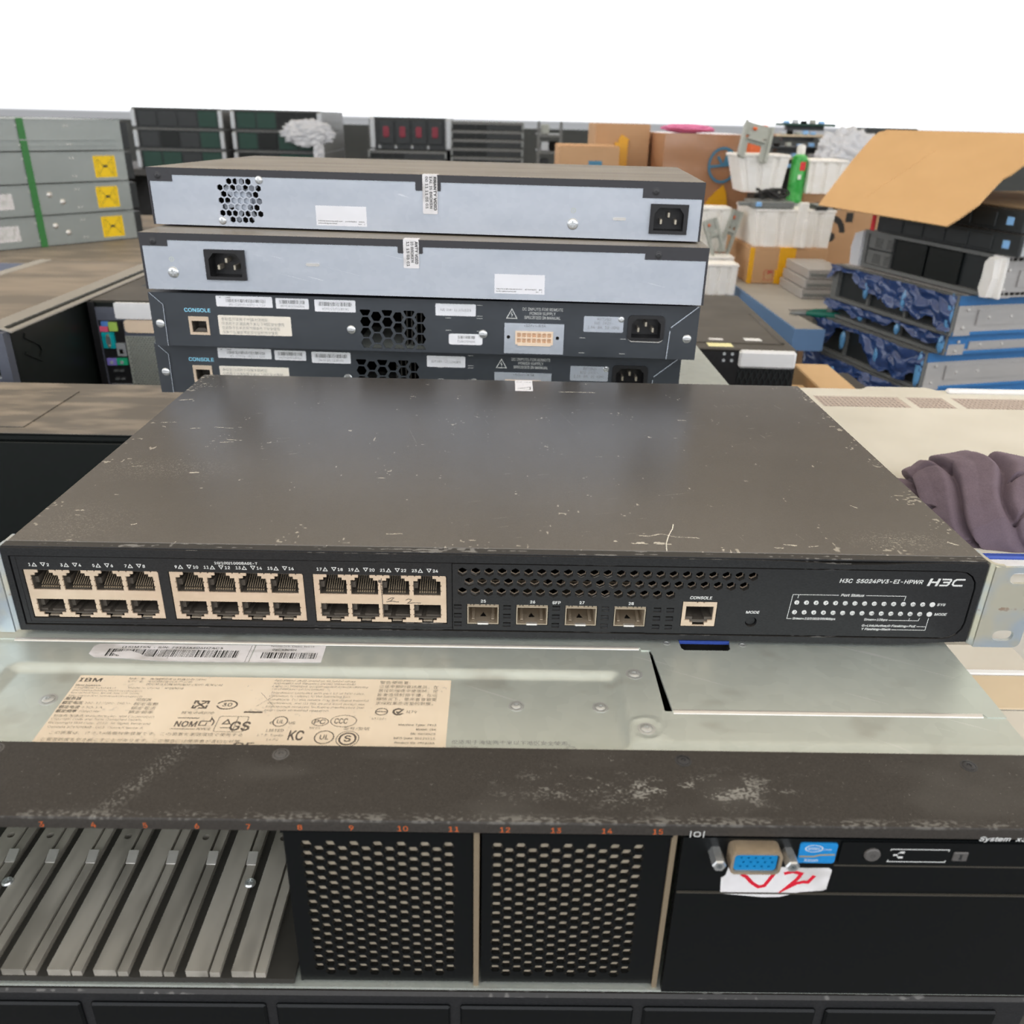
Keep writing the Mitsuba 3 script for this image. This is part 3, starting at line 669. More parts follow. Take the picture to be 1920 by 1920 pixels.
    k = add(t, 'paper_note', FR(EX(p1, .1, .35)), 'dirty_paper', label='white paper note with red handwriting')
    red = [stroke([(88.6, -67.4), (90.6, -68.6), (93, -71.6), (95.6, -73.6), (97.6, -73), (100.4, -66.6)], 1.5), stroke([(103.8, -66.8), (107, -65.8), (110, -66.8), (109, -69.4), (105.6, -74.2), (109, -71.6), (111.5, -70.8), (113, -71), (114.9, -67.6)], 1.5)]
    add(k, 'handwriting', FR(FLAT(unary_union(red).intersection(p1), .42)), 'red_ink')
    # ---- labels on the deck
    zl = zt - 3.1
    TL = topf(zl)
    lab = Polygon([(-181.8, -26.6), (-181, -73.4), (-19.6, -72.4), (-20, -26.4)])
    k = add(t, 'specification_label', TL(EX(lab, 0, .1)), 'beige_label', label='large beige label printed with ratings and approval marks')
    def row(s, u, v, h, w=None, **kw): return text(s, u, v, h, width=w, **kw)
    P_ = []
    P_ += [row('IBM', -181.2, -31.2, 2.6, 10.4, bold=True), row('Marca Registrada', -180.9, -34.2, 1.05, 10.8, bold=True)]
    for y in np.arange(-31.0, -28.3, .42): pass
    for s, v, w in (('® Registered trademark of', -35.9, 17.5), ('International Business Machines Corporation', -37.7, 29.5), ('New Orchard Road, Armonk, New York  10504', -39.4, 29), ('http://www.ibm.com/customersupport', -41.4, 31)):
        P_.append(row(s, -180.5, v, 1.05, w))
    for s, v, w in (('服务器', -43.6, 6.8), ('额定电压', -46.4, 8.6), ('额定电流', -49.2, 8.6), ('额定频率', -51.8, 8.6)):
        P_.append(row(s, -180.9, v, 1.6, w, kind='cjk', bold=True))
    for s, v, w in (('100-127/200-240 V~', -46.3, 19.5), ('6.5/3.3 A', -49.1, 8.6), ('50/60 Hz', -51.7, 8.4)):
        P_.append(row(s, -171.6, v, 1.35, w))
    for s, v, w in (('伺服器', -43.8, 6.4), ('額定電壓', -46.6, 10.4), ('額定電流', -49.3, 10.2), ('額定頻率', -51.9, 10.2)):
        P_.append(row(s, -151.2, v, 1.6, w, kind='cjk'))
    for s, v, w in (('制造商/製造商/Manufacturer:  IBM Corporation', -54.6, 41), ('Copyright Code and Parts Contained Herein.', -56.6, 37), ('©Copyright IBM Corp. 2012  All Rights Reserved', -58.9, 41), ('Canada ICES/NMB-003  Class/Classe A', -61.5, 38)):
        P_.append(row(s, -180.4 + (1 if 'Can' in s else 0), v, 1.25, w, kind='cjk' if '制' in s else 'inter'))
    P_ += [row('この装置は、クラスA情報技術装置です。この装置を家庭環境で使用する', -177.4, -65.0, 1.5, 77, kind='cjk'), row('と電波妨害を引き起こすことがあります。この場合には使用者が適切な対策', -178.6, -69.0, 1.5, 78, kind='cjk')]
    for s, u, v, w in (('制造厂家:', -160.2, -29.2, 7.4), ('美国国际商业机器公司 (IBM)', -151, -29.2, 24.6), ('生产厂家:', -160.2, -31.2, 7.4), ('IBM授权合作生产公司', -151.5, -31.0, 19.6), ('国际商业机器采购集成 (深圳) 有限公司', -151.3, -32.9, 33), ('Made in China    中国制造', -158, -35.6, 24)):
        P_.append(row(s, u, v, 1.1, w, kind='cjk'))
    SW = [('Apparaten skall anslutas till jordat uttag', -97, -29.0, 35.2), ('Apparatet må tilkoples jordet stikkontakt', -97, -31.0, 35.7), ('Laite on liitettävä suojamaadoituskoskettimilla', -97, -33.0, 41.4), ('varustettuun pistorasiaan', -96.9, -35.0, 22.6), ('This device complies with part 15 of FCC rules.', -96.6, -37.6, 40.4),
          ('Operation is subject to the following two', -96.6, -39.8, 34.5), ('conditions: (1) this device may not cause harmful', -96.4, -42.2, 42.4), ('interference, and (2) this device must accept any', -96.2, -44.6, 41), ('interference received, including interference that', -96.2, -46.9, 41), ('may cause undesired operation.', -96.2, -49.2, 27)]
    P_ += [row(s, u, v, 1.25, w, italic=.12) for s, u, v, w in SW]
    TW = ['警告使用者:', '這是甲類的資訊產品，在', '居住的環境中使用時，可', '能會造成射頻干擾，在這', '種情況下，使用者會被要', '求採取某些適當的對策。']
    P_ += [row(s, -51.0, -29.6 - 2.86 * i, 1.7, 25.8 if i else 13.4, kind='cjk') for i, s in enumerate(TW)]
    for i, s in enumerate(('Machine Type: 7916', 'Model: IA6', 'SN: 06HZAC3', 'MFG Date: 20121113', 'Product ID: 7916IA6')):
        P_.append(text(s, -24.1, -57.3 - 2.72 * i, 1.2, align='r', bold=True, width=(15.6, 8.2, 10.2, 16.6, 16)[i]))
    P_ += [row('型号/型號', -61.5, -60.2, 1.5, 10.6, kind='cjk'), row('廢電池請回收', -129.6, -51.6, 1.3, 13.8, kind='cjk')]
    # approval marks
    def el(u, v, a, b, w): return affinity.translate(affinity.scale(Point(0, 0).buffer(1, 20), a, b).difference(affinity.scale(Point(0, 0).buffer(1, 20), a - w, b - w)), u, v)
    sq = sbox(-126.6, -48.3, -120.2, -43.0)
    P_ += [sq.difference(sq.buffer(-.8, join_style='mitre')).difference(sbox(-124.6, -49, -123.8, -42)).difference(sbox(-127, -46, -119, -45.3)), stroke([(-125.4, -47.4), (-121.4, -44)], .8), stroke([(-125.4, -44), (-121.4, -47.4)], .8),
           el(-112.4, -45.6, 4.4, 3.1, .7).difference(sbox(-117, -46.2, -116, -45)), text('30', -112.4, -46.6, 2.3, align='c', bold=True, width=4.4),
           text('NOM', -125.3, -59.7, 3.3, align='c', bold=True, width=9.4), sbox(-129.8, -54.6, -121, -54.1), sbox(-130.6, -61.3, -120.6, -60.9), text('NYCE', -117.2, -61.6, 1.3, align='c', bold=True, width=5.8),
           stroke([(-120, -58.8), (-119.8, -56.2), (-116, -56.2), (-116, -54.2), (-114.4, -56.4), (-114.6, -58.8)], .6), stroke([(-120, -58.8), (-117.2, -58.8), (-117.2, -57)], .5),
           rrect(-113.2, -101, -62.6, -52.8, 1).difference(rrect(-112.9, -101.3, -62.3, -53.1, .8)), sbox(-105.6, -62.5, -105.3, -53), tri_out(-109.2, -56.2, 3.6, 4, t=.6), sbox(-111, -60.3, -107, -59.8), text('GS', -103.2, -61.6, 5.4, align='c', bold=True, width=8.4),
           stroke([(-100.6, -37), (-92.6, -46.4)], .18), stroke([(-92.8, -37), (-100.2, -46.4)], .18), sbox(-104.2, -50.6, -96.4, -49.6), text('CE', -103, -71.8, 3.0, bold=True, width=8.6),
           text('c', -91.2, -57.3, 1.8, bold=True, align='c'), el(-87.8, -55.7, 3.1, 3.3, .5), text('UL', -87.8, -56.9, 2.3, align='c', bold=True, width=3.2), text('US', -83, -57.2, 1.5, bold=True, align='c'), text('LISTED', -88.6, -62.0, 1.5, align='c', bold=True, width=7.2), text('I.T.E. Equip.', -89.6, -64.7, 1.35, align='c', width=11), text('167G', -88.4, -67.4, 1.35, align='c', width=5),
           text('KC', -79.6, -66.8, 5.6, align='c', bold=True, width=6.6), el(-71.6, -55.6, 3.5, 2.6, .4), text('PC', -71.8, -56.8, 2.6, align='c', bold=True, width=5), text('ME01', -73, -60, 1.2, align='c', width=4.6),
           el(-62.2, -54.9, 5.4, 3.8, .35), text('CCC', -63.2, -56.5, 3.2, align='c', bold=True, width=5.6), el(-68.2, -64.9, 4.0, 4.0, .5), text('UL', -68.2, -66.2, 2.8, align='c', bold=True, width=4),
           el(-58.8, -65.7, 4.6, 4.8, .35), el(-58.8, -65.7, 3.6, 3.8, .8), text('S', -58.8, -67.3, 3.6, align='c', bold=True), el(-47.6, -48.6, 2.7, 2.4, .5), stroke([(-50, -48.6), (-45.4, -48.6)], .5), text('R33026', -48, -53.8, 1.25, align='c', width=6.4),
           el(-40.6, -48.5, 2.5, 2.3, .9).difference(sbox(-39.6, -49.4, -36, -46)), stroke([(-41.5, -48.4), (-40.6, -49.4), (-38.6, -46.6)], .8), text('N79', -37.4, -49.5, 1.9, width=4.6)]
    add(k, 'print', TL(FLAT(unary_union([g.buffer(0) for g in P_]).intersection(lab), .16)), 'brown_ink')
    zs = zt - .46
    TS = topf(zs)
    s1 = Polygon([(-183.8, -8), (-182, -6.2), (-160, -6.0), (-111.2, -5.6), (-111, -19.0), (-150, -19), (-158, -18.4), (-166, -17.2), (-180, -16.8), (-183.6, -14)])
    k = add(t, 'asset_sticker', TS(EX(s1, 0, .12)), 'dirty_paper', label='torn white barcode sticker')
    tear = Polygon([(-174, -13), (-166, -11.4), (-161, -13.6), (-156, -16.6), (-160, -17.6), (-168, -16)])
    pr = unary_union([barcode(-176, -117, -15.8, -10.2, 5, .28).difference(tear), text('(1S)MTSN - S/N: 7916IA606HZAC3', -171, -9.3, 1.4, width=46, bold=True), stroke([(-147.6, -17.2), (-147.4, -14.8)], .2), sbox(-112.6, -19, -112.4, -6)])
    add(k, 'print', TS(FLAT(pr.intersection(s1), .18)), 'black_ink')
    s2 = Polygon([(-110.7, -5.7), (-78.9, -5.3), (-78.7, -18.2), (-110.6, -18.9)])
    k = add(t, 'asset_sticker', TS(EX(s2, 0, .12)), 'dirty_paper', label='white barcode sticker marked 06CX80RH')
    pr = unary_union([barcode(-106.4, -81.5, -15.8, -11.2, 9, .28), text('Network Date Nsst', -104, -6.9, 1.2, width=20), text('06CX80RH', -102.6, -9.9, 1.5, bold=True, width=11)])
    add(k, 'print', TS(FLAT(pr.intersection(s2), .18)), 'black_ink')
    s3 = rrect(-19, 32.6, -73.4, -63.2, .3)
    k = add(t, 'altitude_label', TL(EX(s3, 0, .08)), 'galvanized', label='clear label printed with one line about use at altitude')
    add(k, 'print', TL(FLAT(unary_union([text('仅适用于海拔两千米以下地区安全使用。', -17.6, -67.6, 1.9, kind='cjk', width=49), text('PN 81Y4391', -17.4, -70.2, 1.3, width=11), el(29.8, -69.2, 2, 1, .2), text('BYD', 29.8, -69.5, .7, align='c', width=2.6)]), .14)), 'grey_ink')
    # the front corner where the lid hooks the chassis on the left
    add(t, 'corner_hook', J(B(-227, -222.6, -6.4, -4.4, zt - 1.4, zt - 1.0)), 'cavity')
    return t
build_server()

# a second black server carries it
def build_under():
    t = thing('rack_server', 'black server at the very bottom of the picture, under the silver server', 'server')
    add(t, 'body', CB(-236, 213, -104, 600, -221, -134.2, .8), 'gloss_black')
    add(t, 'front_bezel', J(CB(-236, 213, -113, -104, -221, -134.6, 1.2)), 'bezel_black')
    for i in range(6):
        add(t, 'drive_bay', CB(-228 + 72 * i, -160 + 72 * i, -114.6, -112.5, -216, -140, .8), 'gloss_black')
build_under()

# ================================================================ the stack of four switches behind
def yawM(c, zt, yaw): return T().translate([c[0] * .001, c[1] * .001, zt * .001]).rotate([0, 0, 1], yaw)

def tiny_lines(u0, u1, v0, v1, h, seed):
    out, v, i = [], v1 - h, 0
    while v >= v0:
        out.append(scribble(u0, u1, v, h, seed + i)); v -= h * 1.7; i += 1
    return unary_union(out)

def build_grey(which):
    top = which == 0
    lab = ('grey steel-backed switch with power inlet at right, topmost of the stack of four', 'grey steel-backed switch with power inlet at left, second from top of the stack')[which]
    t = thing('network_switch', lab, 'network switch', M=yawM((-67.9, 375.1), 134.3, -5.2) if top else yawM((-65, 344.2), 89.2, -2.8))
    F = front()
    H = 43.4
    if top: lcut, rcut, tab = (-201, -10.4), (174.4, -12.3), (-3.3, 16.8, -11.9)
    else: lcut, rcut, tab = (-199.6, -10), (173, -9.9), (-18.1, 1.4, -10.4)
    lipp = unary_union([sbox(-221.5, -5.4, 221.5, 0), sbox(-221.5, lcut[1], lcut[0], 0), sbox(rcut[0], rcut[1], 221.5, 0), sbox(tab[0], tab[2], tab[1], 0).buffer(-.8).buffer(.8), sbox(-221.5, -H, -220.3, 0), sbox(220.3, -H, 221.5, 0)])
    shell = J(F(EX(lipp, -1.2, 0)), CB(-221.5, 221.5, .3, 238, -1.2, 0, .4), B(-221.5, -220.3, 1, 238, -H, -1), B(220.3, 221.5, 1, 238, -H, -1), B(-221, 221, 237, 238, -H, -1), B(-221, 221, 1, 238, -H, -H + 1))
    add(t, 'cover', shell, 'dusty_cover')
    pan = sbox(-220, -H, 220, -1)
    if top:
        uc, vc = -146.6, -23.6
        hx = []
        for j in range(-3, 4):
            for i in range(-4, 5):
                u = uc + (i + (.5 if j % 2 else 0)) * 5.25; v = vc - j * 4.85
                if math.hypot(u - uc, v - vc) < 18.6: hx.append(hexagon(u, v, 2.55))
        pan = pan.difference(unary_union(hx))
    iu = (181.2, 210.4, -38.4, -16.3) if top else (-170.8, -138.9, -34.6, -11.4)
    pan = pan.difference(sbox(iu[0] + 1, iu[2] + 1, iu[1] - 1, iu[3] - 1))
    add(t, 'rear_panel', F(EX(pan, -2.0, -.7)), 'rear_steel')
    if top:
        add(t, 'fan', Frame((-146.6, 4, -23.6), (1, 0, 0), (0, 0, 1))(J(LATHE([(8.6, -4), (8.6, 0), (7.8, .7), (1e-3, .9)], 24), *[XF(B(-2.5, 2.5, 8, 17, -3, -2.4), rotm([0, 0, 1], a) @ rotm([0, 1, 0], 25)) for a in range(0, 360, 52)])), 'rear_steel')
        add(t, 'fan_housing', J(B(-168, -125, 10, 11, -43, -2), B(-168, -167, 2, 10, -43, -2), B(-126, -125, 2, 10, -43, -2)), 'cavity')
    # screws
    for u, v in ((-212.4, -6.2), (184.3, -7.6)) if top else ((-210.6, -6.6), (183.2, -6.4)):
        add(t, 'cover_screw', Frame((u, 0, v), (1, 0, 0), (0, 0, 1))(J(screw(2.3, .7, 'torx'), LATHE([(3.2, -.1), (3.2, .1), (2.5, .2), (2.5, -.1)], 18))), 'dark_screw', smooth=30)
    gs = ((121.5, -33.1), (-129.4, -7.4), (-163, -39)) if top else ((-197.9, -29.9),)
    for u, v in gs:
        r = 4.4 if (u, v) in ((121.5, -33.1), (-197.9, -29.9)) else 3.2
        add(t, 'ground_screw' if r > 4 else 'panel_screw', Frame((u, .6, v), (1, 0, 0), (0, 0, 1))(screw(r, 1.8, 'cross')), 'screw_steel', smooth=30)
    gu, gv = gs[0]
    add(t, 'ground_symbol', F(FLAT(unary_union([ring(gu, gv + 10, 1.5, 2.0), sbox(gu - .15, gv + 9.6, gu + .15, gv + 11.4), sbox(gu - 1, gv + 9.4, gu + 1, gv + 9.7)]), -.62)), 'galvanized')
    su = (152.5, 162.8, -28.2) if top else (-90.9, -80.3, -21)
    add(t, 'tie_loop', F(EX(rrect(su[0], su[1], su[2] - 1.1, su[2] + 1.1, 1), -.9, .1)), 'bright_steel')
    inlet(t, *iu[:2], iu[2], iu[3], rnd=.3)
    # label
    lu = (-85, -43.6, -40.4, -25.2) if top else (57.4, 96.8, -38.8, -23.9)
    k = add(t, 'barcode_label', F(EX(sbox(lu[0], lu[2], lu[1], lu[3]), -.7, -.55)), 'white_paper')
    add(k, 'print', F(FLAT(unary_union([scribble(lu[0] + 1.6, lu[0] + 22, lu[2] + 3.2, .9, 1, .95), scribble(lu[0] + 24, lu[1] - 1.6, lu[2] + 3.2, .9, 2, .95), scribble(lu[0] + 1.6, lu[0] + 17, lu[2] + 1.4, .9, 3, .95), scribble(lu[1] - 7, lu[1] - 1.8, lu[2] + 1.4, .9, 4)]), -.5)), 'grey_ink')
    # seal running over the top edge
    wu = (2.4, 14.2, -29, 9) if top else (-13.7, -1.6, -21.4, 9)
    k = add(t, 'warranty_seal', J(F(EX(rrect(wu[0], wu[1], wu[2], .2, .8), .06, .2)), B(wu[0], wu[1], -.2, wu[3], .05, .2)), 'dirty_paper', label='white tamper seal folded over the top edge')
    lines = (('RRANTY VOID', 'EAL IS BROKEN', '00 11 11 05 01') if top else ('ANTY VOID', 'IS BROKEN', '11 15 05 01'))
    g = []
    for i, s in enumerate(lines):
        w = (25, 24, 24)[i] if top else (17, 16, 19)[i]
        q = affinity.rotate(text(s, 0, 0, 2.1, bold=(i == 0), width=w), -90, origin=(0, 0))
        g.append(affinity.translate(q, wu[1] - 2.9 - 3.3 * i, -1.2))
    add(k, 'print', F(FLAT(unary_union([x.buffer(.1) for x in g]), .26)), 'black_ink')
    for u in (-190, 190):
        for y in (15, 220):
            add(t, 'rubber_foot', MV(LATHE([(7, -2.0), (8, 0)], 16), u, y, -H), 'cavity')
    return t
build_grey(0); build_grey(1)

def build_slate(n):
    M = yawM((-65.2, 353.4), 42.3, -1.7) if n == 0 else yawM((-73, 367.5), -2.6, -1.9)
    lab = ('slate blue-grey backed switch, third from top of the stack of four', 'slate blue-grey backed switch, lowest of the stack, half hidden by the foreground switch')[n]
    t = thing('network_switch', lab, 'network switch', M=M)
    F = front(); H = 43.2
    vent = sbox(-52, -41, 2.6, -9.4)
    hx = [hexagon(-47.4 + 8.95 * i, -10.4 - 8.8 * j - (4.4 if i % 2 else 0), 4.45, True) for i in range(6) for j in range(5)]
    vh = unary_union(hx).intersection(vent)
    pan = sbox(-222.5, -H, 222.5, 0).difference(vh).difference(sbox(-190.6, -31.8, -178, -21)).difference(rrect(167, 194.4, -27.6, -9.2, 3)).difference(sbox(76, -33, 104.6, -24))
    add(t, 'rear_panel', F(EX(pan, -1.4, 0)), 'slate_paint')
    add(t, 'case', J(CB(-222.5, 222.5, 0, 236, -1.2, .05, .3), B(-222.5, -221.3, 1, 236, -H, -1), B(221.3, 222.5, 1, 236, -H, -1), B(-222, 222, 235, 236, -H, -1), B(-222, 222, 1, 236, -H, -H + .8)), 'slate_paint')
    add(t, 'heat_sink', J(*[B(-20 + 4 * i, -19 + 4 * i, 14, 60, -42, -8) for i in range(6)]), 'bay_dark')
    add(t, 'inner_floor', B(-60, 10, 2, 80, -42.3, -41.6), 'galvanized')
    add(t, 'inner_wall', J(B(-60, 10, 80, 81, -42, -1), B(-60, -59, 2, 80, -42, -1), B(9, 10, 2, 80, -42, -1)), 'cavity')
    lb = Polygon([(-222.5, 0), (-221.6, 0), (-211.6, -9.4), (-212.2, -H), (-222.5, -H)])
    rb = Polygon([(222.5, 0), (221.4, 0), (200.7, -17.2), (199, -H), (222.5, -H)])
    add(t, 'corner_bracket', F(EX(lb, 0, 1.0)), 'slate_paint'); add(t, 'corner_bracket', F(EX(rb, 0, 1.0)), 'slate_paint')
    for p, w in (([(-221.6, 0), (-211.6, -9.4), (-212.2, -H)], .4), ([(221.4, 0), (200.7, -17.2)], .7), ([(200.2, -20), (199.2, -H)], .7)): add(t, 'bracket_edge', F(EX(stroke(p, w), .7, 1.06)), 'rear_steel')
    for u, v in ((-216.2, -25.1), (-59.2, -25.8), (48.6, -26.6), (214.5, -26)):
        add(t, 'screw', Frame((u, -.6, v), (1, 0, 0), (0, 0, 1))(screw(3.5, 1.3, 'slot')), 'screw_steel', smooth=30)
    # console jack
    k = add(t, 'console_jack', F(EX(rrect(-192.6, -176.1, -33.6, -18.6, .4).difference(sbox(-190.4, -31.6, -178.2, -22.2)), -1, .5)), 'port_steel')
    add(k, 'socket', F(J(EX(sbox(-191, -33, -177.6, -21).difference(sbox(-190.4, -31.4, -178.2, -22)), -14, -1), EX(sbox(-191, -33, -177.6, -21), -14.6, -14), EX(Polygon([(-190.4, -31.6), (-178.2, -31.6), (-181, -28.8), (-187, -28.8)]), -10, -3))), 'socket_plastic')
    add(t, 'console_lettering', F(FLAT(text('CONSOLE', -184.4, -15.0, 3.0, align='c', bold=True, width=21.8), .06)), 'blue_ink')
    # stickers
    def sticker(u0, u1, v0, v1, m, print_, r=.8, ink='grey_ink', label=None):
        k = add(t, 'sticker', F(EX(rrect(u0, u1, v0, v1, r), .02, .12)), m, label=label)
        add(k, 'print', F(FLAT(print_.buffer(0), .18)), ink)
    d = (0, 0) if n == 0 else (-1.4, -1.6)
    S = lambda u0, u1, v0, v1: (u0 + d[0], u1 + d[0], v0 + d[1], v1 + d[1])
    a = S(-168, -122.2, -10, -1.4)
    sticker(*a, 'white_paper', unary_union([barcode(a[0] + 8, a[1] - 5, a[2] + 3.6, a[3] - 2.4, 1), text('WS-C2960-48TC-L V10', (a[0] + a[1]) / 2 + 2, a[2] + 1, 1.7, align='c', width=30), scribble(a[0] + 3, a[0] + 12, a[3] - 1.6, 1, 5)]))
    a = S(-119.5, -92.7, -10.5, -2.1)
    sticker(*a, 'white_paper', unary_union([barcode(a[0] + 3, a[1] - 3, a[2] + 4, a[3] - 1.4, 2), text(('SN:FCW1836B0MX', 'SN:FCW1836B0UC')[n], (a[0] + a[1]) / 2, a[2] + 1.2, 1.8, align='c', width=20)]))
    a = S(-88, -54.8, -12, -2.4)
    sticker(*a, 'white_paper', unary_union([barcode(a[0] + 3, a[1] - 3, a[2] + 4.6, a[3] - 1.8, 3), text(('68:99:CD:DD:B9:80', '34:6F:90:12:8C:80')[n], (a[0] + a[1]) / 2, a[2] + 1.4, 2, align='c', width=22)]))
    a = S(-168.3, -108.5, -32.9, -17)
    cn = ('本标签只适用于中国大陆地区', '仅适用于在海拔两千米以下地区安全使用', '仅适用于在非热带气候条件下安全使用', '仅用于在海拔限定在空调机房中使用')
    sticker(*a, 'cream_paper', unary_union([text(s, a[0] + 2.4, a[3] - 4.2 - 3.55 * i, 2.1, kind='cjk', width=(39, 52, 48, 46)[i]) for i, s in enumerate(cn)]), label='cream label with four lines of text')
    a = S(10, 42.6, -12.6, -3)
    sticker(*a, 'white_paper', text('IOS VER : 12.2(55)SE8', (a[0] + a[1]) / 2, a[2] + 3.8, 1.9, align='c', width=25), ink='button_grey')
    if n == 0:
        sticker(20.5, 48.2, -36, -27, 'white_paper', unary_union([barcode(28, 42.5, -31, -28.6, 7), text('COM3F00BRE', 35, -34.2, 1.8, align='c', width=15)]), r=2)
    # printing
    pr = [text(s, 96.6, v, 2.35, align='c', width=w) for s, v, w in (('DC INPUTS FOR REMOTE', -6.8, 33), ('POWER SUPPLY', -10.1, 21.4), ('SPECIFIED IN MANUAL', -13.5, 29.4))]
    add(t, 'warning_sign', F(FLAT(unary_union([tri_out(71.8, -9.4, 8.4, 9.4, t=.6), stroke([(71.8, -8.4), (71.3, -10), (72.3, -10.2), (71.8, -12)], .5)]), .06)), 'white_ink')
    for u, v in ((43.4, -3.6), (43.4, -12.3), (43.4, -14.2), (18, -14.4), (18, -24.4), (43.4, -24.6), (127.4, -27.6), (160.6, -27.8), (127.4, -40), (160.6, -40)): add(t, 'guide_mark', F(FLAT(sbox(u, v - .15, u + 4.6, v + .15), .06)), 'white_ink')
    for p in pr: add(t, 'lettering', F(FLAT(p.buffer(0), .06)), 'white_ink')
    # remote supply connector
    k = add(t, 'supply_plate', F(EX(sbox(66, -41.8, 114.5, -17).difference(sbox(76, -33, 104.6, -24)), .02, 1.0)), 'rear_steel')
    con = sbox(75, -33.9, 105.7, -23.1)
    cell = [rrect(76.4 + 4.1 * i, 79.6 + 4.1 * i, v, v + 3.4, .6) for i in range(7) for v in (-32.4, -27.9)]
    add(k, 'connector', F(J(EX(con.difference(unary_union(cell)), -6, 2.2), EX(con, -7, -1.5), EX(sbox(77, -35, 104, -33.9), -2, 2.2))), 'plug_beige')
    for u in (69.4, 109.4): add(k, 'screw_hole', F(EX(Point(u, -28.3).buffer(1.4), .9, 1.06)), 'cavity')
    add(k, 'print', F(FLAT(text('+12V===8.5A', 90.6, -19.6, 1.9, align='c', width=18), 1.06)), 'black_ink')
    k = add(t, 'rating_plate', F(EX(rrect(130.2, 162.3, -22.6, -9.9, 1), .02, .3)), 'rear_steel')
    add(k, 'print', F(FLAT(unary_union([text('RATING', 146.5, -13.1, 2.2, align='c', width=11.4), text('100-240V~', 146.2, -16.3, 2.2, align='c', width=16), text('1.3A-.8A,  50-60Hz', 146.3, -19.8, 2.2, align='c', width=26)]), .36)), 'grey_ink')
    add(t, 'plate_screw', Frame((160.3, -.2, -11.8), (1, 0, 0), (0, 0, 1))(screw(2.6, 1, 'cross')), 'screw_steel', smooth=30)
    inlet(t, 165.8, 195.6, -28.6, -8.1, rnd=3.6)
    add(t, 'inlet_clip', F(EX(stroke([(167, -27.4), (169.4, -29.2), (192, -29.4), (194.6, -27.6)], .8), 0, 1.4)), 'bright_steel')
    return t
build_slate(0); build_slate(1)
# ================================================================ background materials
mat('concrete', proc(lambda p, n, uv: mix((.10, .098, .092), (.16, .155, .15), fbm(p.x * 3, p.y * 3, 1))), rough=.8)
scene['m_roof_sheet'] = {'type': 'principledthin', 'base_color': rgb(.90, .84, .75), 'diff_trans': 1.4, 'roughness': .6, 'spec_trans': 0.0}  # sheet of the added roof, tinted to warm light from above
mat('wall_paint', proc(lambda p, n, uv: mix((.045, .05, .048), (.07, .075, .072), fbm(p.x * 2, p.y * 2, p.z * 6))), rough=.7)
mat('table_dark', (.05, .048, .045), rough=.6)
mat('table_grey', proc(lambda p, n, uv: mix((.42, .40, .36), (.30, .28, .25), fbm(p.x * 7, p.y * 7, 2))), rough=.6)
mat('table_blue', (.10, .19, .34), rough=.5)
mat('table_steelblue', (.19, .21, .27), rough=.5)
mat('dusty_black', proc(lambda p, n, uv: mix((.012, .014, .013), mix((.15, .13, .105), (.29, .24, .185), smoothstep(.35, .8, fbm(p.x * 22, p.y * 60, 3))), smoothstep(.4, .8, n.z))), rough=.5)
mat('tower_side', (.0055, .008, .007), rough=.4, spec=.35)
mat('dusty_tan', proc(lambda p, n, uv: mix((.17, .145, .115), (.28, .23, .175), smoothstep(.3, .8, fbm(p.x * 9, p.y * 22, 5)))), rough=.6)
mat('dusty_dark', proc(lambda p, n, uv: mix((.055, .05, .042), (.10, .09, .075), fbm(p.x * 16, p.y * 16, 5))), rough=.55)
mat('trim_grey', (.34, .32, .28), rough=.5)
mat('bezel_blue_grey', (.10, .11, .14), rough=.45)
mat('lid_light', proc(lambda p, n, uv: mix(mix((.60, .57, .48), (.72, .69, .60), fbm(p.x * 14, p.y * 14, 1)), (.33, .32, .28), smoothstep(.90, .98, noise(p.x * 8 + fbm(p.x * 9, p.y * 5, 3) * 5, p.y * 2.2, 9)) * .55)), rough=.55)
mat('lid_white', (.80, .80, .80), rough=.4)
mat('vent_brown', (.50, .42, .36), rough=.6)
mat('vent_dark', (.11, .065, .045), rough=.8)
mat('cream_case', proc(lambda p, n, uv: mix((.58, .54, .46), (.68, .64, .56), fbm(p.x * 20, p.y * 20, 1))), rough=.6)
mat('tan_case', proc(lambda p, n, uv: mix((.66, .54, .37), (.60, .48, .33), fbm(p.x * 30, p.y * 30, 1))), rough=.6)

def card(c1, c2, k):
    return proc(lambda p, n, uv: mix(c1, c2, fbm(p.x * k, p.y * k, p.z * k * 2)))

mat('cardboard', card((.70, .42, .185), (.78, .48, .22), 9), rough=.75)
mat('cardboard_box', card((.46, .27, .14), (.55, .335, .18), 6), rough=.75)
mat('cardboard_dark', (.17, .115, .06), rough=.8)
mat('film_brown', proc(lambda p, n, uv: mix((.36, .18, .09), (.46, .25, .14), fbm(p.x * 5, p.y * 5, p.z * 16))), rough=.22, clearcoat=.5)
mat('tape_yellow', (.78, .40, .015), rough=.3)
mat('print_blue', (.05, .20, .33), rough=.5)
mat('print_black', (.02, .018, .016), rough=.6)
mat('print_red', (.45, .08, .05), rough=.6)
mat('styrofoam', proc(lambda p, n, uv: mix((.80, .78, .73), (.88, .87, .85), fbm(p.x * 40, p.y * 40, p.z * 40))), rough=.8)
mat('plastic_grey', (.36, .38, .34), rough=.45)
mat('server_grey', (.22, .235, .23), rough=.4, metallic=.3)
mat('server_dark', (.016, .02, .021), rough=.4)
mat('server_edge', (.14, .145, .14), rough=.4)
mat('ear_silver', (.50, .52, .54), rough=.35, metallic=.4)
mat('side_silver', proc(lambda p, n, uv: mix((.40, .39, .38), (.50, .48, .46), fbm(p.x * 6, p.y * 6, p.z * 30))), rough=.4, metallic=.3)
mat('strap_steel', proc(lambda p, n, uv: mix((.30, .335, .325), (.38, .415, .40), fbm(p.x * 5, p.y * 5, p.z * 9))), rough=.35, metallic=.35)
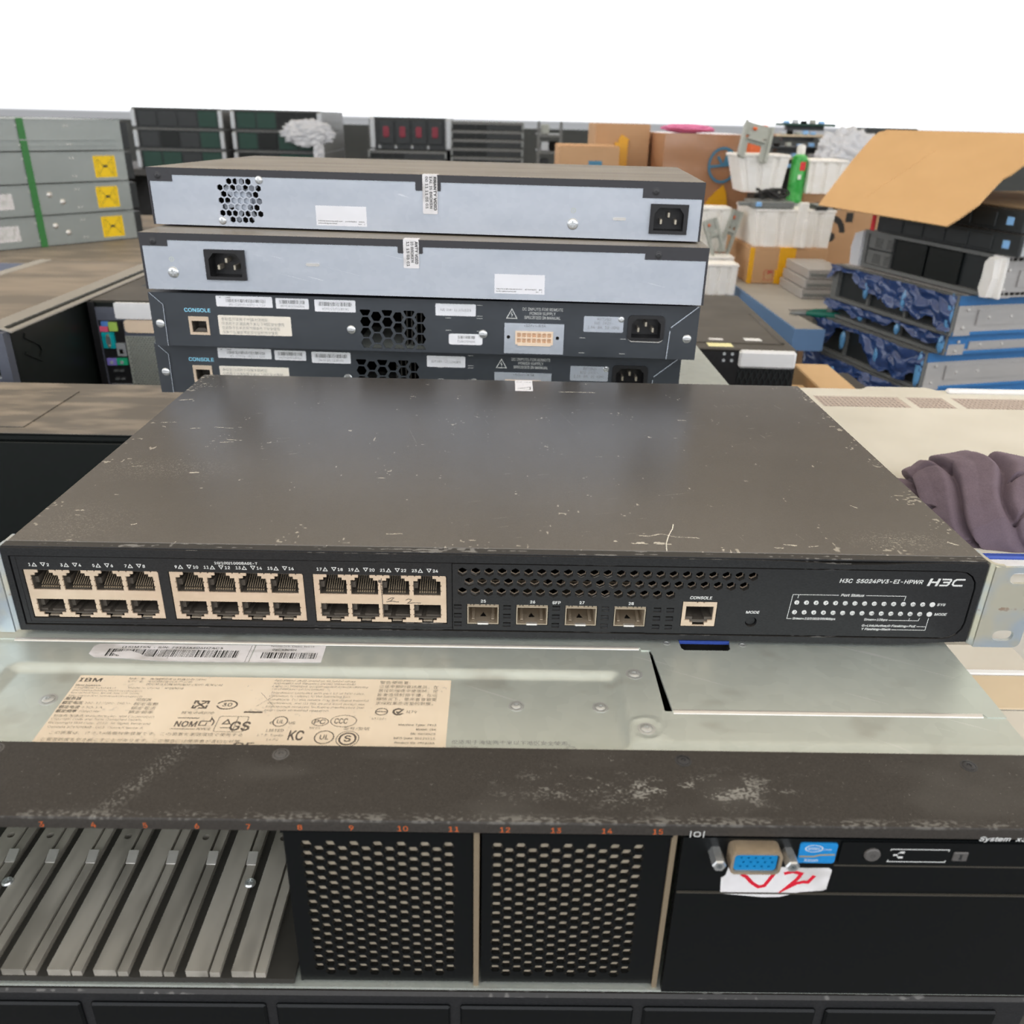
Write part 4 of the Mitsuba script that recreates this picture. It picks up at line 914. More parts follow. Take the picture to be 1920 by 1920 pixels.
mat('sticker_yellow', (.92, .62, .003), rough=.5)
mat('strap_green', (.035, .20, .045), rough=.4)
mat('pcb_green', (.006, .045, .03), rough=.5)
mat('film_blue', {'type': 'rgb', 'value': [.014, .045, .16]}, rough=.13, clearcoat=1.0, spec=.7)
mat('film_blue_side', (.035, .17, .42), rough=.3)
mat('film_blue_light', {'type': 'rgb', 'value': [.10, .30, .55]}, rough=.12, clearcoat=1.0, spec=.8)
mat('plastic_film', (.62, .63, .66), rough=.25)
mat('disk_red', (.22, .02, .04), rough=.5)
mat('can_green', proc(lambda p, n, uv: mix((.03, .36, .05), (.10, .50, .12), smoothstep(.45, .6, fbm(p.x * 40, p.y * 40, p.z * 30)))), rough=.3)
mat('can_red', (.70, .03, .04), rough=.3)
mat('jack_pink', (.78, .12, .22), rough=.4)
mat('jack_blue', (.10, .26, .65), rough=.4)
mat('jack_lime', (.42, .62, .12), rough=.4)
mat('jack_teal', (.0, .38, .42), rough=.4)
mat('jack_violet', (.27, .22, .66), rough=.4)
mat('jack_green', (.02, .45, .22), rough=.4)
mat('led_blue', (.25, .50, .85), rough=.3)
mat('orange_plastic', (.75, .14, .03), rough=.4)
mat('pink_cloth', (.75, .22, .42), rough=.7)
mat('pliers_green', (.0, .13, .09), rough=.45)
mat('wood', card((.58, .38, .19), (.68, .46, .25), 14), rough=.7)
mat('note_yellow', (.85, .80, .42), rough=.6)

# ================================================================ the place, plus an added roof and wall header
t = thing('floor', kind='structure'); add(t, None, B(-9000, 9000, -3000, 9000, -960, -930), 'concrete')
mat('added_header_paint', proc(lambda p, n, uv: mix((.15, .12, .09), (.20, .165, .13), fbm(p.x * 1.5, p.y * 2, p.z * 3))), rough=.7)  # dark tone for the unseen wall piece added above the opening
t = thing('wall_back', kind='structure'); add(t, 'lower_wall', B(-9000, 9000, 6000, 6100, -930, 120), 'wall_paint'); add(t, 'added_header', B(-9000, 9000, 6000, 6100, 1080, 2700), 'added_header_paint')  # upper piece is unseen, added to darken reflections on the switch top
t = thing('added_ceiling', kind='structure'); add(t, 'roof_sheet', B(-7000, 7000, -1600, 6000, 2600, 2604), 'roof_sheet')  # unseen roof, added to filter and warm the light from above
for x in np.linspace(-6800, 6800, 7): add(t, 'roof_beam', B(x - 40, x + 40, -1600, 6000, 2480, 2600), 'table_dark')

def table(name, label, x0, x1, y0, y1, z, top, edge=None, th=28, M=None):
    t = thing(name, label, 'table', M=M)
    add(t, 'tabletop', CB(x0, x1, y0, y1, z - th, z, 2), top)
    if edge: add(t, 'edge_band', J(CB(x0 - 4, x1 + 4, y0 - 5, y0, z - th - 4, z + 1, 1), CB(x0 - 5, x0, y0 - 4, y1, z - th - 4, z + 1, 1)), edge)
    for x in (x0 + 40, x1 - 40):
        for y in (y0 + 40, y1 - 40):
            add(t, 'leg', CB(x - 20, x + 20, y - 20, y + 20, -930, z - th, 2), 'table_dark')
    return t
table('work_table', 'dark work table carrying the black bottom server and the pale lidded server', -960, 1000, -125, 642, -222, 'table_dark')
table('low_bench', 'low dark bench behind the work table with black computers on it', -1050, 620, 664, 1320, -470, 'table_dark')

# ================================================================ left of the switches
def dusty_case():
    t = thing('computer_case', 'black computer case with a dusty brown top, at the left edge beside the foreground switch', 'computer case')
    x0, x1, y0, y1, z = -900, -246, 413, 572, -100
    add(t, 'body', CB(x0, x1, y0 + 6, y1, -221.5, z - 1, 1), 'tower_side')
    add(t, 'top_panel', J(CB(x0, x1, y0, y1, z - 2.4, z, .8), CB(x0, -454, y0 + 14, y1 - 30, z - 1, z + 1.1, .6)), 'dusty_black')
    add(t, 'front_panel', J(CB(x0, x1, y0 + 1, y0 + 7, -221, z - 10, .8), CB(x0, x1, y0 + 2, y0 + 7, z - 8.4, z - 3, .8)), 'tower_side')
dusty_case()

def tower_a():
    t = thing('desktop_tower', 'large black desktop tower with a dusty tan top and grey edge trim, far left', 'computer tower')
    x0, x1, y0, y1, z0, z = -792, -585, 660, 1150, -469, -60
    add(t, 'body', CB(x0, x1, y0, y1, z0, z, 2), 'tower_side')
    add(t, 'top_panel', CB(x0 + 4, x1 - 20, y0 + 2, y1 - 4, z - .5, z + 1, .5), 'dusty_tan')
    add(t, 'edge_trim', J(XF(CB(-14, 14, y0 - 4, y1, -1.5, 1.5, 1), trimesh.transformations.translation_matrix([x1 - 8, 0, z - 1]) @ rotm([0, 1, 0], 18)), CB(x0 - 2, x0 + 18, y0 - 4, y1, z - 2, z + 2, 1)), 'trim_grey')
    fb = sbox(x0, z0, x1, z - 4)
    bays = [sbox(x1 - 160, v - 13, x1 - 13, v) for v in (z - 12, z - 29, z - 46)]
    add(t, 'front_bezel', front(y0)(EX(fb.difference(unary_union(bays)), 0, 14)), 'bezel_blue_grey')
    for v in (z - 12, z - 29, z - 46):
        add(t, 'drive_bay', J(B(x1 - 160, x1 - 13, y0 - 2, y0 + 0, v - 13, v)), 'cavity')
        add(t, 'bay_lip', XF(CB(x1 - 150, x1 - 14, -4, 4, -.8, .8, .4), trimesh.transformations.translation_matrix([0, y0 - 8, v - 12.6])), 'ear_silver')
    hx = Polygon([(690, -74), (722, -92), (728, -104), (716, -116), (682, -98), (684, -95), (712, -109), (719, -102), (716, -95), (687, -79)])
    add(t, 'handle', rightf(x1)(EX(hx, -.5, 1.6)), 'tower_side')
    add(t, 'rear_vent', CB(x1 - 2, x1 + 3, y1 - 50, y1 - 8, z - 26, z - 4, 1), 'black_plastic')
tower_a()

def tower_b():
    t = thing('desktop_tower', 'black computer tower showing coloured rear sockets, left of the stack of switches', 'computer tower')
    x0, x1, y0, y1, z0, z = -579, -401, 850, 1240, -469, -66
    add(t, 'body', CB(x0, x1, y0 + 2, y1, z0, z, 2), 'tower_side')
    add(t, 'top_panel', CB(x0 + 2, x1, y0 + 4, y1, z, z + 1, .5), 'dusty_dark')
    add(t, 'top_slot', B(x0 + 30, x0 + 36, 960, 1100, z + .9, z + 1.2), 'tower_side')
    F = front(y0)
    add(t, 'rear_panel', F(EX(sbox(x0 + 6, z0 + 4, x1 - 2, z - 8).difference(sbox(-569, -184, -534, -92)), -1, 2)), 'bezel_blue_grey')
    add(t, 'side_rim', F(EX(sbox(x0, z0, x0 + 9, z), 0, 3)), 'black_plastic')
    add(t, 'drive_cover', J(F(EX(rrect(-541, x1 - 2, -88.5, -66.5, 2), 1, 7))), 'lid_white')
    add(t, 'supply_cover', F(EX(rrect(-532, x1 - 2, -108, -90, 5), 1, 5)), 'plug_beige')
    k = add(t, 'socket_plate', F(EX(sbox(-569, -184, -534, -92), -3, 0)), 'black_plastic')
    def jk(u0, u1, v0, v1, m, nm='audio_jack'):
        kk = add(k, nm, F(EX(rrect(u0, u1, v0, v1, .8), 0, 3)), m)
    for a in ((-568, -556.4, -108, -100.4, 'jack_pink'), (-565, -555.2, -100.2, -93.6, 'jack_blue'), (-555, -543, -107, -94.4, 'jack_lime')): jk(*a)
    jk(-567, -549.6, -131.4, -108.6, 'jack_teal', 'parallel_port')
    for v in (-113, -128): add(k, 'port_screw', Frame((-558, y0 - 3, v), (1, 0, 0), (0, 0, 1))(LATHE([(2.4, 0), (2.0, 2.6), (1e-3, 2.8)], 10)), 'brass_pin')
    add(k, 'parallel_insert', F(EX(rrect(-561.4, -555, -126, -115, 1.4), 2.8, 4.4)), 'screw_steel')
    jk(-549, -536, -142.4, -124, 'ear_silver', 'network_jack'); add(k, 'jack_opening', F(EX(sbox(-545.6, -139, -540.6, -132.6), 2.9, 3.2)), 'cavity')
    jk(-566, -552.4, -156, -146, 'jack_violet', 'mouse_jack'); jk(-552, -536.6, -155.4, -145.4, 'jack_green', 'keyboard_jack')
    for u, v in ((-559.5, -152), (-545, -151.4)): add(k, 'jack_pin', Frame((u, y0 - 3, v), (1, 0, 0), (0, 0, 1))(LATHE([(2.6, 0), (2.6, 1), (1.8, 1.2), (1.8, .2), (1e-3, .2)], 14)), 'ear_silver')
    for u, v in ((-556, -164), (-548, -164), (-556, -176), (-548, -176)): add(k, 'data_jack', F(EX(rrect(u - 2.6, u + 2.6, v - 1.2, v + 1.2, .4), 0, 3)), 'screw_steel')
    add(k, 'plate_rim', F(EX(sbox(-565, -187, -533, -183.6), 0, 3.4)), 'ear_silver')
    me = sbox(-534, -186, -430, -113.4)
    me = me.difference(unary_union([sbox(-532.6 + 4.3 * i + (2.1 if j % 2 else 0), -116.4 - 3.05 * j, -529.4 + 4.3 * i + (2.1 if j % 2 else 0), -114.8 - 3.05 * j) for i in range(22) for j in range(23)]))
    add(t, 'mesh_panel', F(EX(me, 2.2, 3.2)), 'plastic_grey')
    add(t, 'mesh_backing', F(EX(sbox(-534, -186, -430, -113.4), 1.9, 2.1)), 'cavity')
tower_b()

def silver_stack():
    W = table('packing_table', 'table with a tan top and blue-grey rim under the silver servers at far left', -2450, -1020, 2045, 3300, -212, 'dusty_tan', 'table_steelblue', M=T().rotate([0, 0, 1], 0))
    base = (-1230, 2600, -211)
    n = 0
    names = ('lowest of the strapped silver servers at far left, two bright dimples and a yellow sticker', 'second silver server from the bottom of the strapped stack at far left',
             'third silver server from the bottom of the strapped stack, yellow sticker and no dimples', 'top visible silver server of the strapped stack at far left, without a yellow sticker')
    for i in range(4):
        H = 88.0
        M = T().translate([base[0] * .001, base[1] * .001, (base[2] + i * 90) * .001]).rotate([0, 0, 1], 52)
        t = thing('silver_server', names[i], 'server', M=M)
        F = front()
        add(t, 'body', J(CB(-720, 0, 0, 420, 1, H, 1.2), F(EX(sbox(-720, H - 3, 0, H), 0, 2.2)), F(EX(sbox(-720, 8, -30, 9), 0, 1.0)), F(EX(sbox(-720, H - 14, -30, H - 13), 0, 1.0))), 'strap_steel')
        add(t, 'front_ear', J(CB(0, 22, -2, 430, 4, H - 4, 1.5)), 'server_dark')
        if i < 3:
            k = add(t, 'warning_sticker', F(EX(rrect(-116 + 8 * (i == 2), -44 + 8 * (i == 2), 12, 76, 2), .1, .5)), 'sticker_yellow')
            dx = 8 * (i == 2)
            pr = [sbox(-88 + dx, 41, -72 + dx, 48)] + [stroke([(-80 + sx * 8 + dx, 44 + sy * 3), (-80 + sx * 22 + dx, 44 + sy * 22)], 1.4) for sx in (-1, 1) for sy in (-1, 1)] + [scribble(-110 + dx, -100 + dx, v, 2, v) for v in range(16, 72, 5)] + [scribble(-60 + dx, -50 + dx, v, 2, v + 90) for v in range(16, 72, 5)]
            add(k, 'print', F(FLAT(unary_union(pr), .62)), 'black_ink')
        if i < 2:
            for u, v in ((-262, 58), (-226, 36)): add(t, 'dimple', Frame((u, -.2, v), (1, 0, 0), (0, 0, 1))(LATHE([(9, 0), (7, 3), (3.5, 4.6), (1e-3, 5)], 16)), 'bright_steel', smooth=60)
            k = add(t, 'paper_label', F(EX(rrect(-520, -372, 22, 66, 2), .1, .4)), 'dirty_paper')
            add(k, 'print', F(FLAT(tiny_lines(-512, -384, 28, 60, 3, i), .5)), 'galvanized')
        if i == 3:
            add(t, 'rail', J(F(EX(sbox(-720, 30, -20, 33), 0, 4)), F(EX(sbox(-720, 14, -20, 16), 0, 3))), 'strap_steel')
        for u in (-320, -180, -170):
            for v in (18, 70): add(t, 'rivet', Frame((u, -.2, v), (1, 0, 0), (0, 0, 1))(LATHE([(2.6, 0), (2.2, 1.4), (1e-3, 1.8)], 10)), 'bright_steel')
    M = T().translate([base[0] * .001, base[1] * .001, base[2] * .001]).rotate([0, 0, 1], 52)
    t = thing('strap', 'green plastic packing strap running down the silver servers at far left', 'strap', M=M)
    add(t, None, B(-318, -298, -3.6, -2.4, 0, 360), 'strap_green')
silver_stack()

# ================================================================ racks along the back
def stand(name, label, x0, x1, y0, y1, z, m='table_dark'):
    t = thing(name, label, 'pallet')
    add(t, 'deck', CB(x0, x1, y0, y1, z - 30, z, 2), m)
    for x in (x0 + 60, (x0 + x1) / 2, x1 - 60): add(t, 'bearer', CB(x - 40, x + 40, y0, y1, -930, z - 30, 2), m)
stand('pallet', 'tall dark stand behind the switches carrying the stored servers', -2100, 128, 4080, 4900, -82)

def bay_server(x0, y0, z, w, H, label, group, style=0, seed=0):
    r = random.Random(seed)
    t = thing('stored_server', label, 'server', group, M=mm(x0, y0, z))
    add(t, 'body', J(CB(0, w, 10, 600, 0, H - 1, 1), CB(0, w, 0, 12, H - 7, H, 1.5)), 'server_edge')
    add(t, 'front', B(14, w - 14, 6, 9.6, 3, H - 7), 'server_dark')
    if style == 0:
        for k in range(4): add(t, 'drive_bay', CB(20 + (w - 40) / 4 * k + 3, 20 + (w - 40) / 4 * (k + 1) - 3, 2, 8, 8, H - 12, 2), ('server_dark', 'pcb_green', 'tower_side')[r.randrange(3)])
    for x in (-4, w - 16): add(t, 'rack_ear', CB(x, x + 20, -10, 8, 4, H - 8, 4), 'ear_silver')
    return t
n = 0
for s, (x0, wrd) in enumerate(((-1792, 'left'), (-1320, 'right'))):
    for i in range(3):
        z = -80 + i * 91
        lab = f'{("lowest", "middle", "topmost")[i]} dark server of the {wrd} stored stack, above and behind the switches'
        bay_server(x0, 4090, z, 425, 90, lab, None, 0, 10 * s + i)
# plastic bag on the right stack
def crumple(c, r, seed, amp=.25, sub=3, f=3.0):
    m = trimesh.creation.icosphere(sub, 1.0)
    v = np.array(m.vertices)
    nz = meshkit.fbm(v * f + seed * 7.3, 3, seed) - .5
    rid = 1 - np.abs(2 * meshkit.noise(v * f * 1.7 + seed * 3.1, seed + 5) - 1)
    v = v * (1 + amp * (nz * 1.6 + rid * .6))[:, None] * np.array(r) + np.array(c)
    return v, np.array(m.faces)
t = thing('plastic_bag', 'crumpled clear plastic bag hanging over the right-hand stored stack', 'plastic bag')
add(t, None, J(crumple((-950, 4046, 96), (95, 20, 46), 3, .55, 4, 5.0), crumple((-905, 4046, 20), (20, 16, 64), 5, .5, 4, 4.0)), 'plastic_film', smooth=True)
# server with red disks on a slim server, and the tall pile of slim servers
def slim(x0, y0, z, w, label, group=None):
    t = thing('slim_server', label, 'server', group, M=mm(x0, y0, z))
    add(t, 'body', J(CB(0, w, 8, 560, 0, 39, 1), CB(0, w, 0, 10, 24, 39, 2)), 'server_edge')
    add(t, 'front', B(12, w - 12, 4, 9, 2, 24), 'server_dark')
    for k in range(3): add(t, 'drive_bay', CB(16 + 58 * k, 68 + 58 * k, 1.5, 6, 4, 22, 1.5), 'tower_side')
    for x in (0, w - 12): add(t, 'rack_ear', CB(x, x + 12, -8, 6, 3, 36, 3), 'server_grey')
stand_ = thing('crate', 'low dark crate under the two slim servers below the red disk server', 'crate')
add(stand_, None, CB(-712, -300, 4286, 4870, -81, -60, 2), 'table_dark')
for i in range(2):
    slim(-707, 4290, -59 + i * 40.8, 400, f'{("lower", "upper")[i]} of the two slim dark servers under the red disk server')
t = thing('disk_server', 'dark server with a row of red disks and silver side handles', 'server', M=mm(-678, 4290, 23.5))
add(t, 'body', CB(0, 372, 8, 560, 0, 150, 2), 'server_dark')
for x in (-16, 366): add(t, 'handle', CB(x, x + 28, -18, 20, 2, 150, 8), 'ear_silver')
for k in range(4):
    k2 = add(t, 'disk', CB(30 + 82 * k, 106 + 82 * k, 2, 10, 26, 138, 3), 'server_dark')
    add(k2, 'red_cap', CB(52 + 82 * k, 82 + 82 * k, -3, 3, 58, 108, 5), 'disk_red')
    add(t, 'release', CB(26 + 82 * k, 38 + 82 * k, -2, 9, 4, 22, 4), 'ear_silver')
for i in range(6):
    slim(-288, 4290, -81 + i * 40.8, 370, f'{("lowest", "second lowest", "third lowest", "third highest", "second highest", "topmost")[i]} slim dark server in the pile right of the red disk server')
t = thing('shelf_unit', 'dark metal shelf with small parts behind the right end of the stack of switches', 'shelf')
for x in (150, 262): add(t, 'post', CB(x, x + 14, 4290, 4310, -930, 170, 1), 'server_edge')
for z in (-180, -60, 20, 98): add(t, 'shelf_board', CB(150, 276, 4290, 4600, z, z + 14, 1), 'server_edge')
for z, m in ((-46, 'server_dark'), (34, 'ear_silver'), (34, 'cavity'), (112, 'plastic_grey')):
    t2 = thing('shelf_part', {'server_dark': 'black box on the lowest visible shelf board of the dark shelf', 'ear_silver': 'small silver box on the dark shelf', 'cavity': 'black box beside the small silver box on the dark shelf', 'plastic_grey': 'grey box on the top board of the dark shelf'}[m], 'box')
    add(t2, None, CB(170 + (46 if m == 'cavity' else 0), 210 + (46 if m == 'cavity' else 0), 4300, 4380, z + .3, z + 44, 3), m)

# ================================================================ boxes in the middle distance
def carton(label, x0, x1, y0, y1, z0, z1, m='cardboard_box', M=None, tape=None):
    t = thing('cardboard_box', label, 'cardboard box', M=M)
    add(t, 'carton', CB(x0, x1, y0, y1, z0, z1, 3), m)
    add(t, 'top_flap', J(CB(x0 + 2, x1 - 2, y0 + 1, (y0 + y1) / 2 - 2, z1 - 1, z1 + 2, 1), CB(x0 + 2, x1 - 2, (y0 + y1) / 2 + 2, y1 - 1, z1 - 1, z1 + 2, 1)), m)
    return t
stand('pallet', 'dark stand carrying the cardboard boxes right of the switches', 136, 1020, 2996, 3900, -330)
t = carton('small cardboard box, nearer of the two behind the top right of the stack', 190, 412, 3000, 3300, -329, 92)
add(t, 'blue_print', front(3000)(FLAT(sbox(300, 28, 350, 44), .6)), 'print_blue')
t = carton('tall plain cardboard box behind the small box', 350, 566, 3310, 3650, -329, 168)
t = thing('tape_strip', 'hanging strip of yellow packing tape on the tall plain cardboard box', 'tape')
add(t, None, J(CB(428, 480, 3302, 3307.5, 6, 102, .6), XF(CB(-18, 18, -1, 1, -14, 14, .5), trimesh.transformations.translation_matrix([462, 3304.6, 110]) @ rotm([0, 1, 0], 30))), 'tape_yellow')
def wrapped():
    t = thing('wrapped_carton', 'large brown carton wrapped in glossy film with a blue ring mark', 'cardboard box')
    m = trimesh.creation.box((330, 500, 470)); m = m.subdivide().subdivide().subdivide().subdivide()
    v = np.array(m.vertices); v += (meshkit.fbm(v * np.array([.01, .02, .045]), 3, 4)[:, None] - .5) * np.array([10, 14, 2])
    add(t, 'film', (v + np.array([745, 3285, -329 + 236]), np.array(m.faces)), 'film_brown', smooth=50)
    rg = [affinity.scale(ring(0, 0, 46, 54), 1, 1.16), stroke([(-20, 30), (0, 0)], 9), stroke([(-46, -6), (40, 4)], 9), Polygon([(0, 0), (46, 4), (40, 40), (14, 52)])]
    add(t, 'ring_mark', front(3024)(MV(EX(affinity.translate(unary_union(rg), 800, 38), 0, 2), 0, 0, 0)), 'print_blue')
wrapped()
t = thing('cloth', 'pink cloth lying on top of the film-wrapped carton', 'cloth')
add(t, None, crumple((690, 3200, 158), (90, 60, 14), 8, .3), 'pink_cloth', smooth=True)
t = thing('tape_strip', 'torn strip of orange-yellow tape low on the film-wrapped carton', 'tape')
add(t, None, front(3024)(EX(Polygon([(742, -120), (760, -80), (790, -50), (812, -30), (826, -60), (836, -110), (800, -118)]), 0, 2)), 'tape_yellow')

t = thing('packing_table', 'blue-edged table behind the right-hand computer, with a cardboard box on it', 'table')
pgt = Polygon([(742, 1790), (742, 2786), (1700, 2786), (1700, 2260), (1000, 2080), (796, 2036), (800, 1990), (816, 1790)])
add(t, 'tabletop', EX(pgt, -340, -292), 'table_grey')
add(t, 'edge_band', EX(Polygon([(736, 1784), (736, 2786), (742, 2786), (742, 1790), (816, 1790), (816, 1784)]), -346, -291), 'table_blue')
for x, y in ((766, 1890), (770, 2740), (1650, 2740)): add(t, 'leg', CB(x - 20, x + 20, y - 20, y + 20, -930, -340, 2), 'table_dark')
t = carton('cardboard box closed with wide orange-yellow tape, standing on the blue-edged table', 786, 1034, 2448, 2780, -291.5, -180)
add(t, 'tape', J(CB(880, 932, 2445.6, 2448.4, -291, -178, .4), CB(880, 932, 2446, 2770, -178.4, -177, .4), CB(872, 976, 2444.6, 2446.4, -290, -246, .4)), 'tape_yellow')
add(t, 'corner_tape', CB(784.6, 800, 2446.4, 2449, -291, -180, .4), 'tape_yellow')
add(t, 'red_print', front(2448)(FLAT(unary_union([sbox(838, -280, 868, -248).difference(sbox(840, -278, 866, -250)), Polygon([(848, -262), (866, -256), (862, -250), (850, -252)])]), .6)), 'print_red')
t = carton('cardboard box with a black ring print, behind the stack of film-wrapped servers', 1040, 1420, 2795, 3100, -700, -40)
add(t, 'ring_print', front(2795)(FLAT(unary_union([ring(1150, -166, 40, 60).difference(sbox(1000, -400, 1300, -166)), Point(1162, -182).buffer(16), sbox(1206, -130, 1232, -98)]), .8)), 'print_black')
stand('pallet', 'dark stand below the box with the black ring print', 1030, 1450, 2797, 3110, -701)

def foam_tray(label, x0, x1, y0, y1, z0, z1, ribs, M=None, lean=0.0, taper=.06):
    """moulded packing tray with upright ribs"""
    t = thing('foam_tray', label, 'packing foam', M=M)
    w, h = x1 - x0, z1 - z0
    pg = [(x0, y0)]
    st = w / ribs
    for i in range(ribs):
        a = x0 + st * i
        pg += [(a + st * .1, y0), (a + st * .2, y0 + 10), (a + st * .4, y0 + 10), (a + st * .5, y0)]
    pg += [(x1, y0), (x1, y1), (x0, y1)]
    v, f = EX(Polygon(pg), z0, z1)
    k = (v[:, 2] - z0) / h
    c = (x0 + x1) / 2
    v[:, 0] = c + (v[:, 0] - c) * (1 - taper + taper * k) + lean * (v[:, 2] - z0)
    add(t, 'shell', (v, f), 'styrofoam')
    add(t, 'rim', CB(x0 - 3 + lean * h, x1 + 3 + lean * h, y0 - 3, y1 + 3, z1 - 10, z1, 3), 'styrofoam')
    return t
foam_tray('white foam tray directly on the taped cardboard box', 790, 1040, 2455, 2700, -177, -62, 4)
t = thing('foam_block', 'upright white foam block leaning on the front of the foam tray on the taped box', 'packing foam')
add(t, None, J(CB(918, 948, 2436, 2450, -176.5, -40, 3), CB(938, 952, 2430, 2452, -176.5, -92, 3)), 'styrofoam')
foam_tray('white foam tray left of the green spray can, under the grey bracket', 742, 912, 2560, 2700, -22, 92, 3, lean=-.08, taper=.3)
foam_tray('white foam tray right of the green spray can', 968, 1090, 2560, 2700, -22, 80, 3, lean=.02)
foam_tray('white foam tray low behind the right end of the switches', 612, 716, 2310, 2380, -305, -212, 3)
foam_tray('off-white foam tray behind the grey plastic clips', 640, 735, 2560, 2640, -210, -70, 2)
foam_tray('white foam piece at the foot of the grey plastic clips', 640, 740, 2470, 2540, -330, -212, 2)
table('low_shelf', 'low shelf under the foam trays behind the right end of the switches', 580, 728, 2300, 2780, -331, 'table_grey')
t = thing('spray_can', 'green spray can with a white cap among the foam trays', 'spray can', M=mm(944, 2590, -52))
add(t, 'can', LATHE([(22, 0), (25, 3), (25, 128), (21, 140), (12, 146), (1e-3, 146)], 24), 'can_green', smooth=35)
add(t, 'cap', LATHE([(12, 140), (13, 143), (13, 168), (9, 174), (1e-3, 175)], 18), 'styrofoam', smooth=35)
add(t, 'red_label', XF(LATHE([(25.4, 96), (25.4, 124), (25.2, 124.2)], 24), np.eye(4)) if False else J(*[XF(B(-3.4, 3.4, -25.8, -25.0, 98, 124), rotm([0, 0, 1], a)) for a in (0, 15, 28)]), 'can_red')
add(t, 'white_print', B(-6, 4, -26.2, -25.2, 72, 86), 'styrofoam')

def bracket(label, M, L=180, w=90):
    t = thing('plastic_bracket', label, 'bracket', M=M)
    pl = rrect(0, w, 0, L, 8).difference(rrect(w * .25, w * .75, -20, L * .45, 6)).difference(Point(w * .2, L * .6).buffer(7)).difference(Point(w * .8, L * .6).buffer(7))
    add(t, 'frame', J(EX(pl, 0, 8), EX(sbox(w * .2, L * .5, w * .8, L * .56), 8, 20), EX(sbox(0, 0, 8, L), 8, 18), EX(sbox(w - 8, 0, w, L), 8, 18)), 'plastic_grey')
    add(t, 'orange_latch', CB(w * .3, w * .44, L * .8, L * .88, 8, 16, 2), 'orange_plastic')
    return t
bracket('grey plastic bracket with an orange latch, leaning on the left foam tray', T().translate([.722, 2.53, .085]).rotate([0, 0, 1], 6).rotate([1, 0, 0], 70).rotate([0, 0, 1], -14), 110, 96)
bracket('grey plastic clip hanging behind the right end of the second switch', T().translate([.672, 2.50, -.214]).rotate([1, 0, 0], 80).rotate([0, 0, 1], 20), 110, 46)
bracket('grey plastic clip leaning beside the taller clip behind the switches', T().translate([.700, 2.545, -.208]).rotate([1, 0, 0], 82).rotate([0, 0, 1], -16), 140, 38)
# junk lying on the trays
def junk(name, label, cat, mesh, m, smooth=False):
    t = thing(name, label, cat); add(t, None, mesh, m, smooth=smooth); return t
t = thing('drive_caddy', 'grey drive caddy with a blue latch lying on the white foam tray', 'drive caddy')
add(t, 'frame', J(CB(772, 905, 2448, 2560, -60, -40, 3), CB(735, 780, 2470, 2490, -56, -44, 3)), 'server_grey')
add(t, 'latch', CB(782, 800, 2444, 2450, -56, -42, 2), 'led_blue')
junk('cable', 'tangled black cable on the drive caddy', 'cable', J(*[TUBE([(840 + 40 * math.cos(a + s) * (1 + .3 * math.sin(3 * a)), 2500 + 30 * math.sin(a + 2 * s), -20 + 12 * math.sin(2 * a + s)) for a in np.linspace(0, 6, 24)], 4, 6) for s in range(5)]), 'black_plastic', True)
t = thing('card_bundle', 'bundle of dark metal strips on the white foam tray left of the can', 'metal parts')
for i in range(5): add(t, 'strip', CB(806 + 22 * i, 860 + 24 * i, 2562 + 3 * i, 2680, -62 + .4, -56 + 2 * i, 1), ('ear_silver', 'server_dark')[i % 2])
t = thing('card_bundle', 'bundle of dark metal strips on the white foam tray right of the can', 'metal parts')
for i in range(4): add(t, 'strip', CB(972 + 18 * i, 1010 + 18 * i, 2446 + 8 * i, 2560, -61.6, -52 + 2 * i, 1), ('server_dark', 'ear_silver')[i % 2])
stand('pallet', 'dark stand behind the foam trays under the circuit boards', 896, 1034, 2800, 2990, -40)
for i, (x, y, z, w, d, lab, m) in enumerate(((930, 2810, 176, 190, 60, 'long green circuit board on top of the heap', 'pcb_green'), (920, 2806, 142, 170, 70, 'tan-edged circuit board below the long green one', 'tan_case'),
                                          (905, 2803, 104, 240, 80, 'dark circuit board in the middle of the heap', 'server_dark'), (940, 2801, 70, 190, 70, 'tan circuit board just above the right foam tray', 'tan_case'), (900, 2804, 36, 330, 90, 'black lowest circuit board of the heap', 'server_dark'))):
    t = thing('circuit_board', lab, 'circuit board')
    add(t, 'board', CB(x, x + w, y, y + d, z, z + 8, 1), m)
    for k in range(5): add(t, 'connector', CB(x + 14 + (w - 40) / 5 * k, x + 30 + (w - 40) / 5 * k, y - 4, y + 20, z + 7.6, z + 16 + 4 * (k % 2), 1), ('led_blue', 'ear_silver', 'cavity', 'plastic_grey', 'led_blue')[(k + i) % 5])
    add(t, 'riser', CB(x + 30, x + w - 30, y + 24, y + d - 8, z - 75.6 if i == 4 else z - 13.6, z, 1), 'server_dark')
junk('plastic_bag', 'crumpled clear plastic bag beside the heap of circuit boards', 'plastic bag', crumple((1150, 2740, 92), (84, 40, 62), 11, .5, 4, 5.0), 'plastic_film', True)
junk('crate', 'dark crate behind the clear plastic bag', 'crate', J(CB(1242, 1420, 2840, 2980, -38, 176, 4), CB(1238, 1424, 2836, 2984, 150, 164, 3)), 'server_dark')
junk('orange_tool', 'orange plastic piece behind the grey bracket', 'plastic part', J(CB(836, 880, 2806, 2850, -40, 168, 4), CB(826, 890, 2800, 2856, 140, 176, 6)), 'orange_plastic')

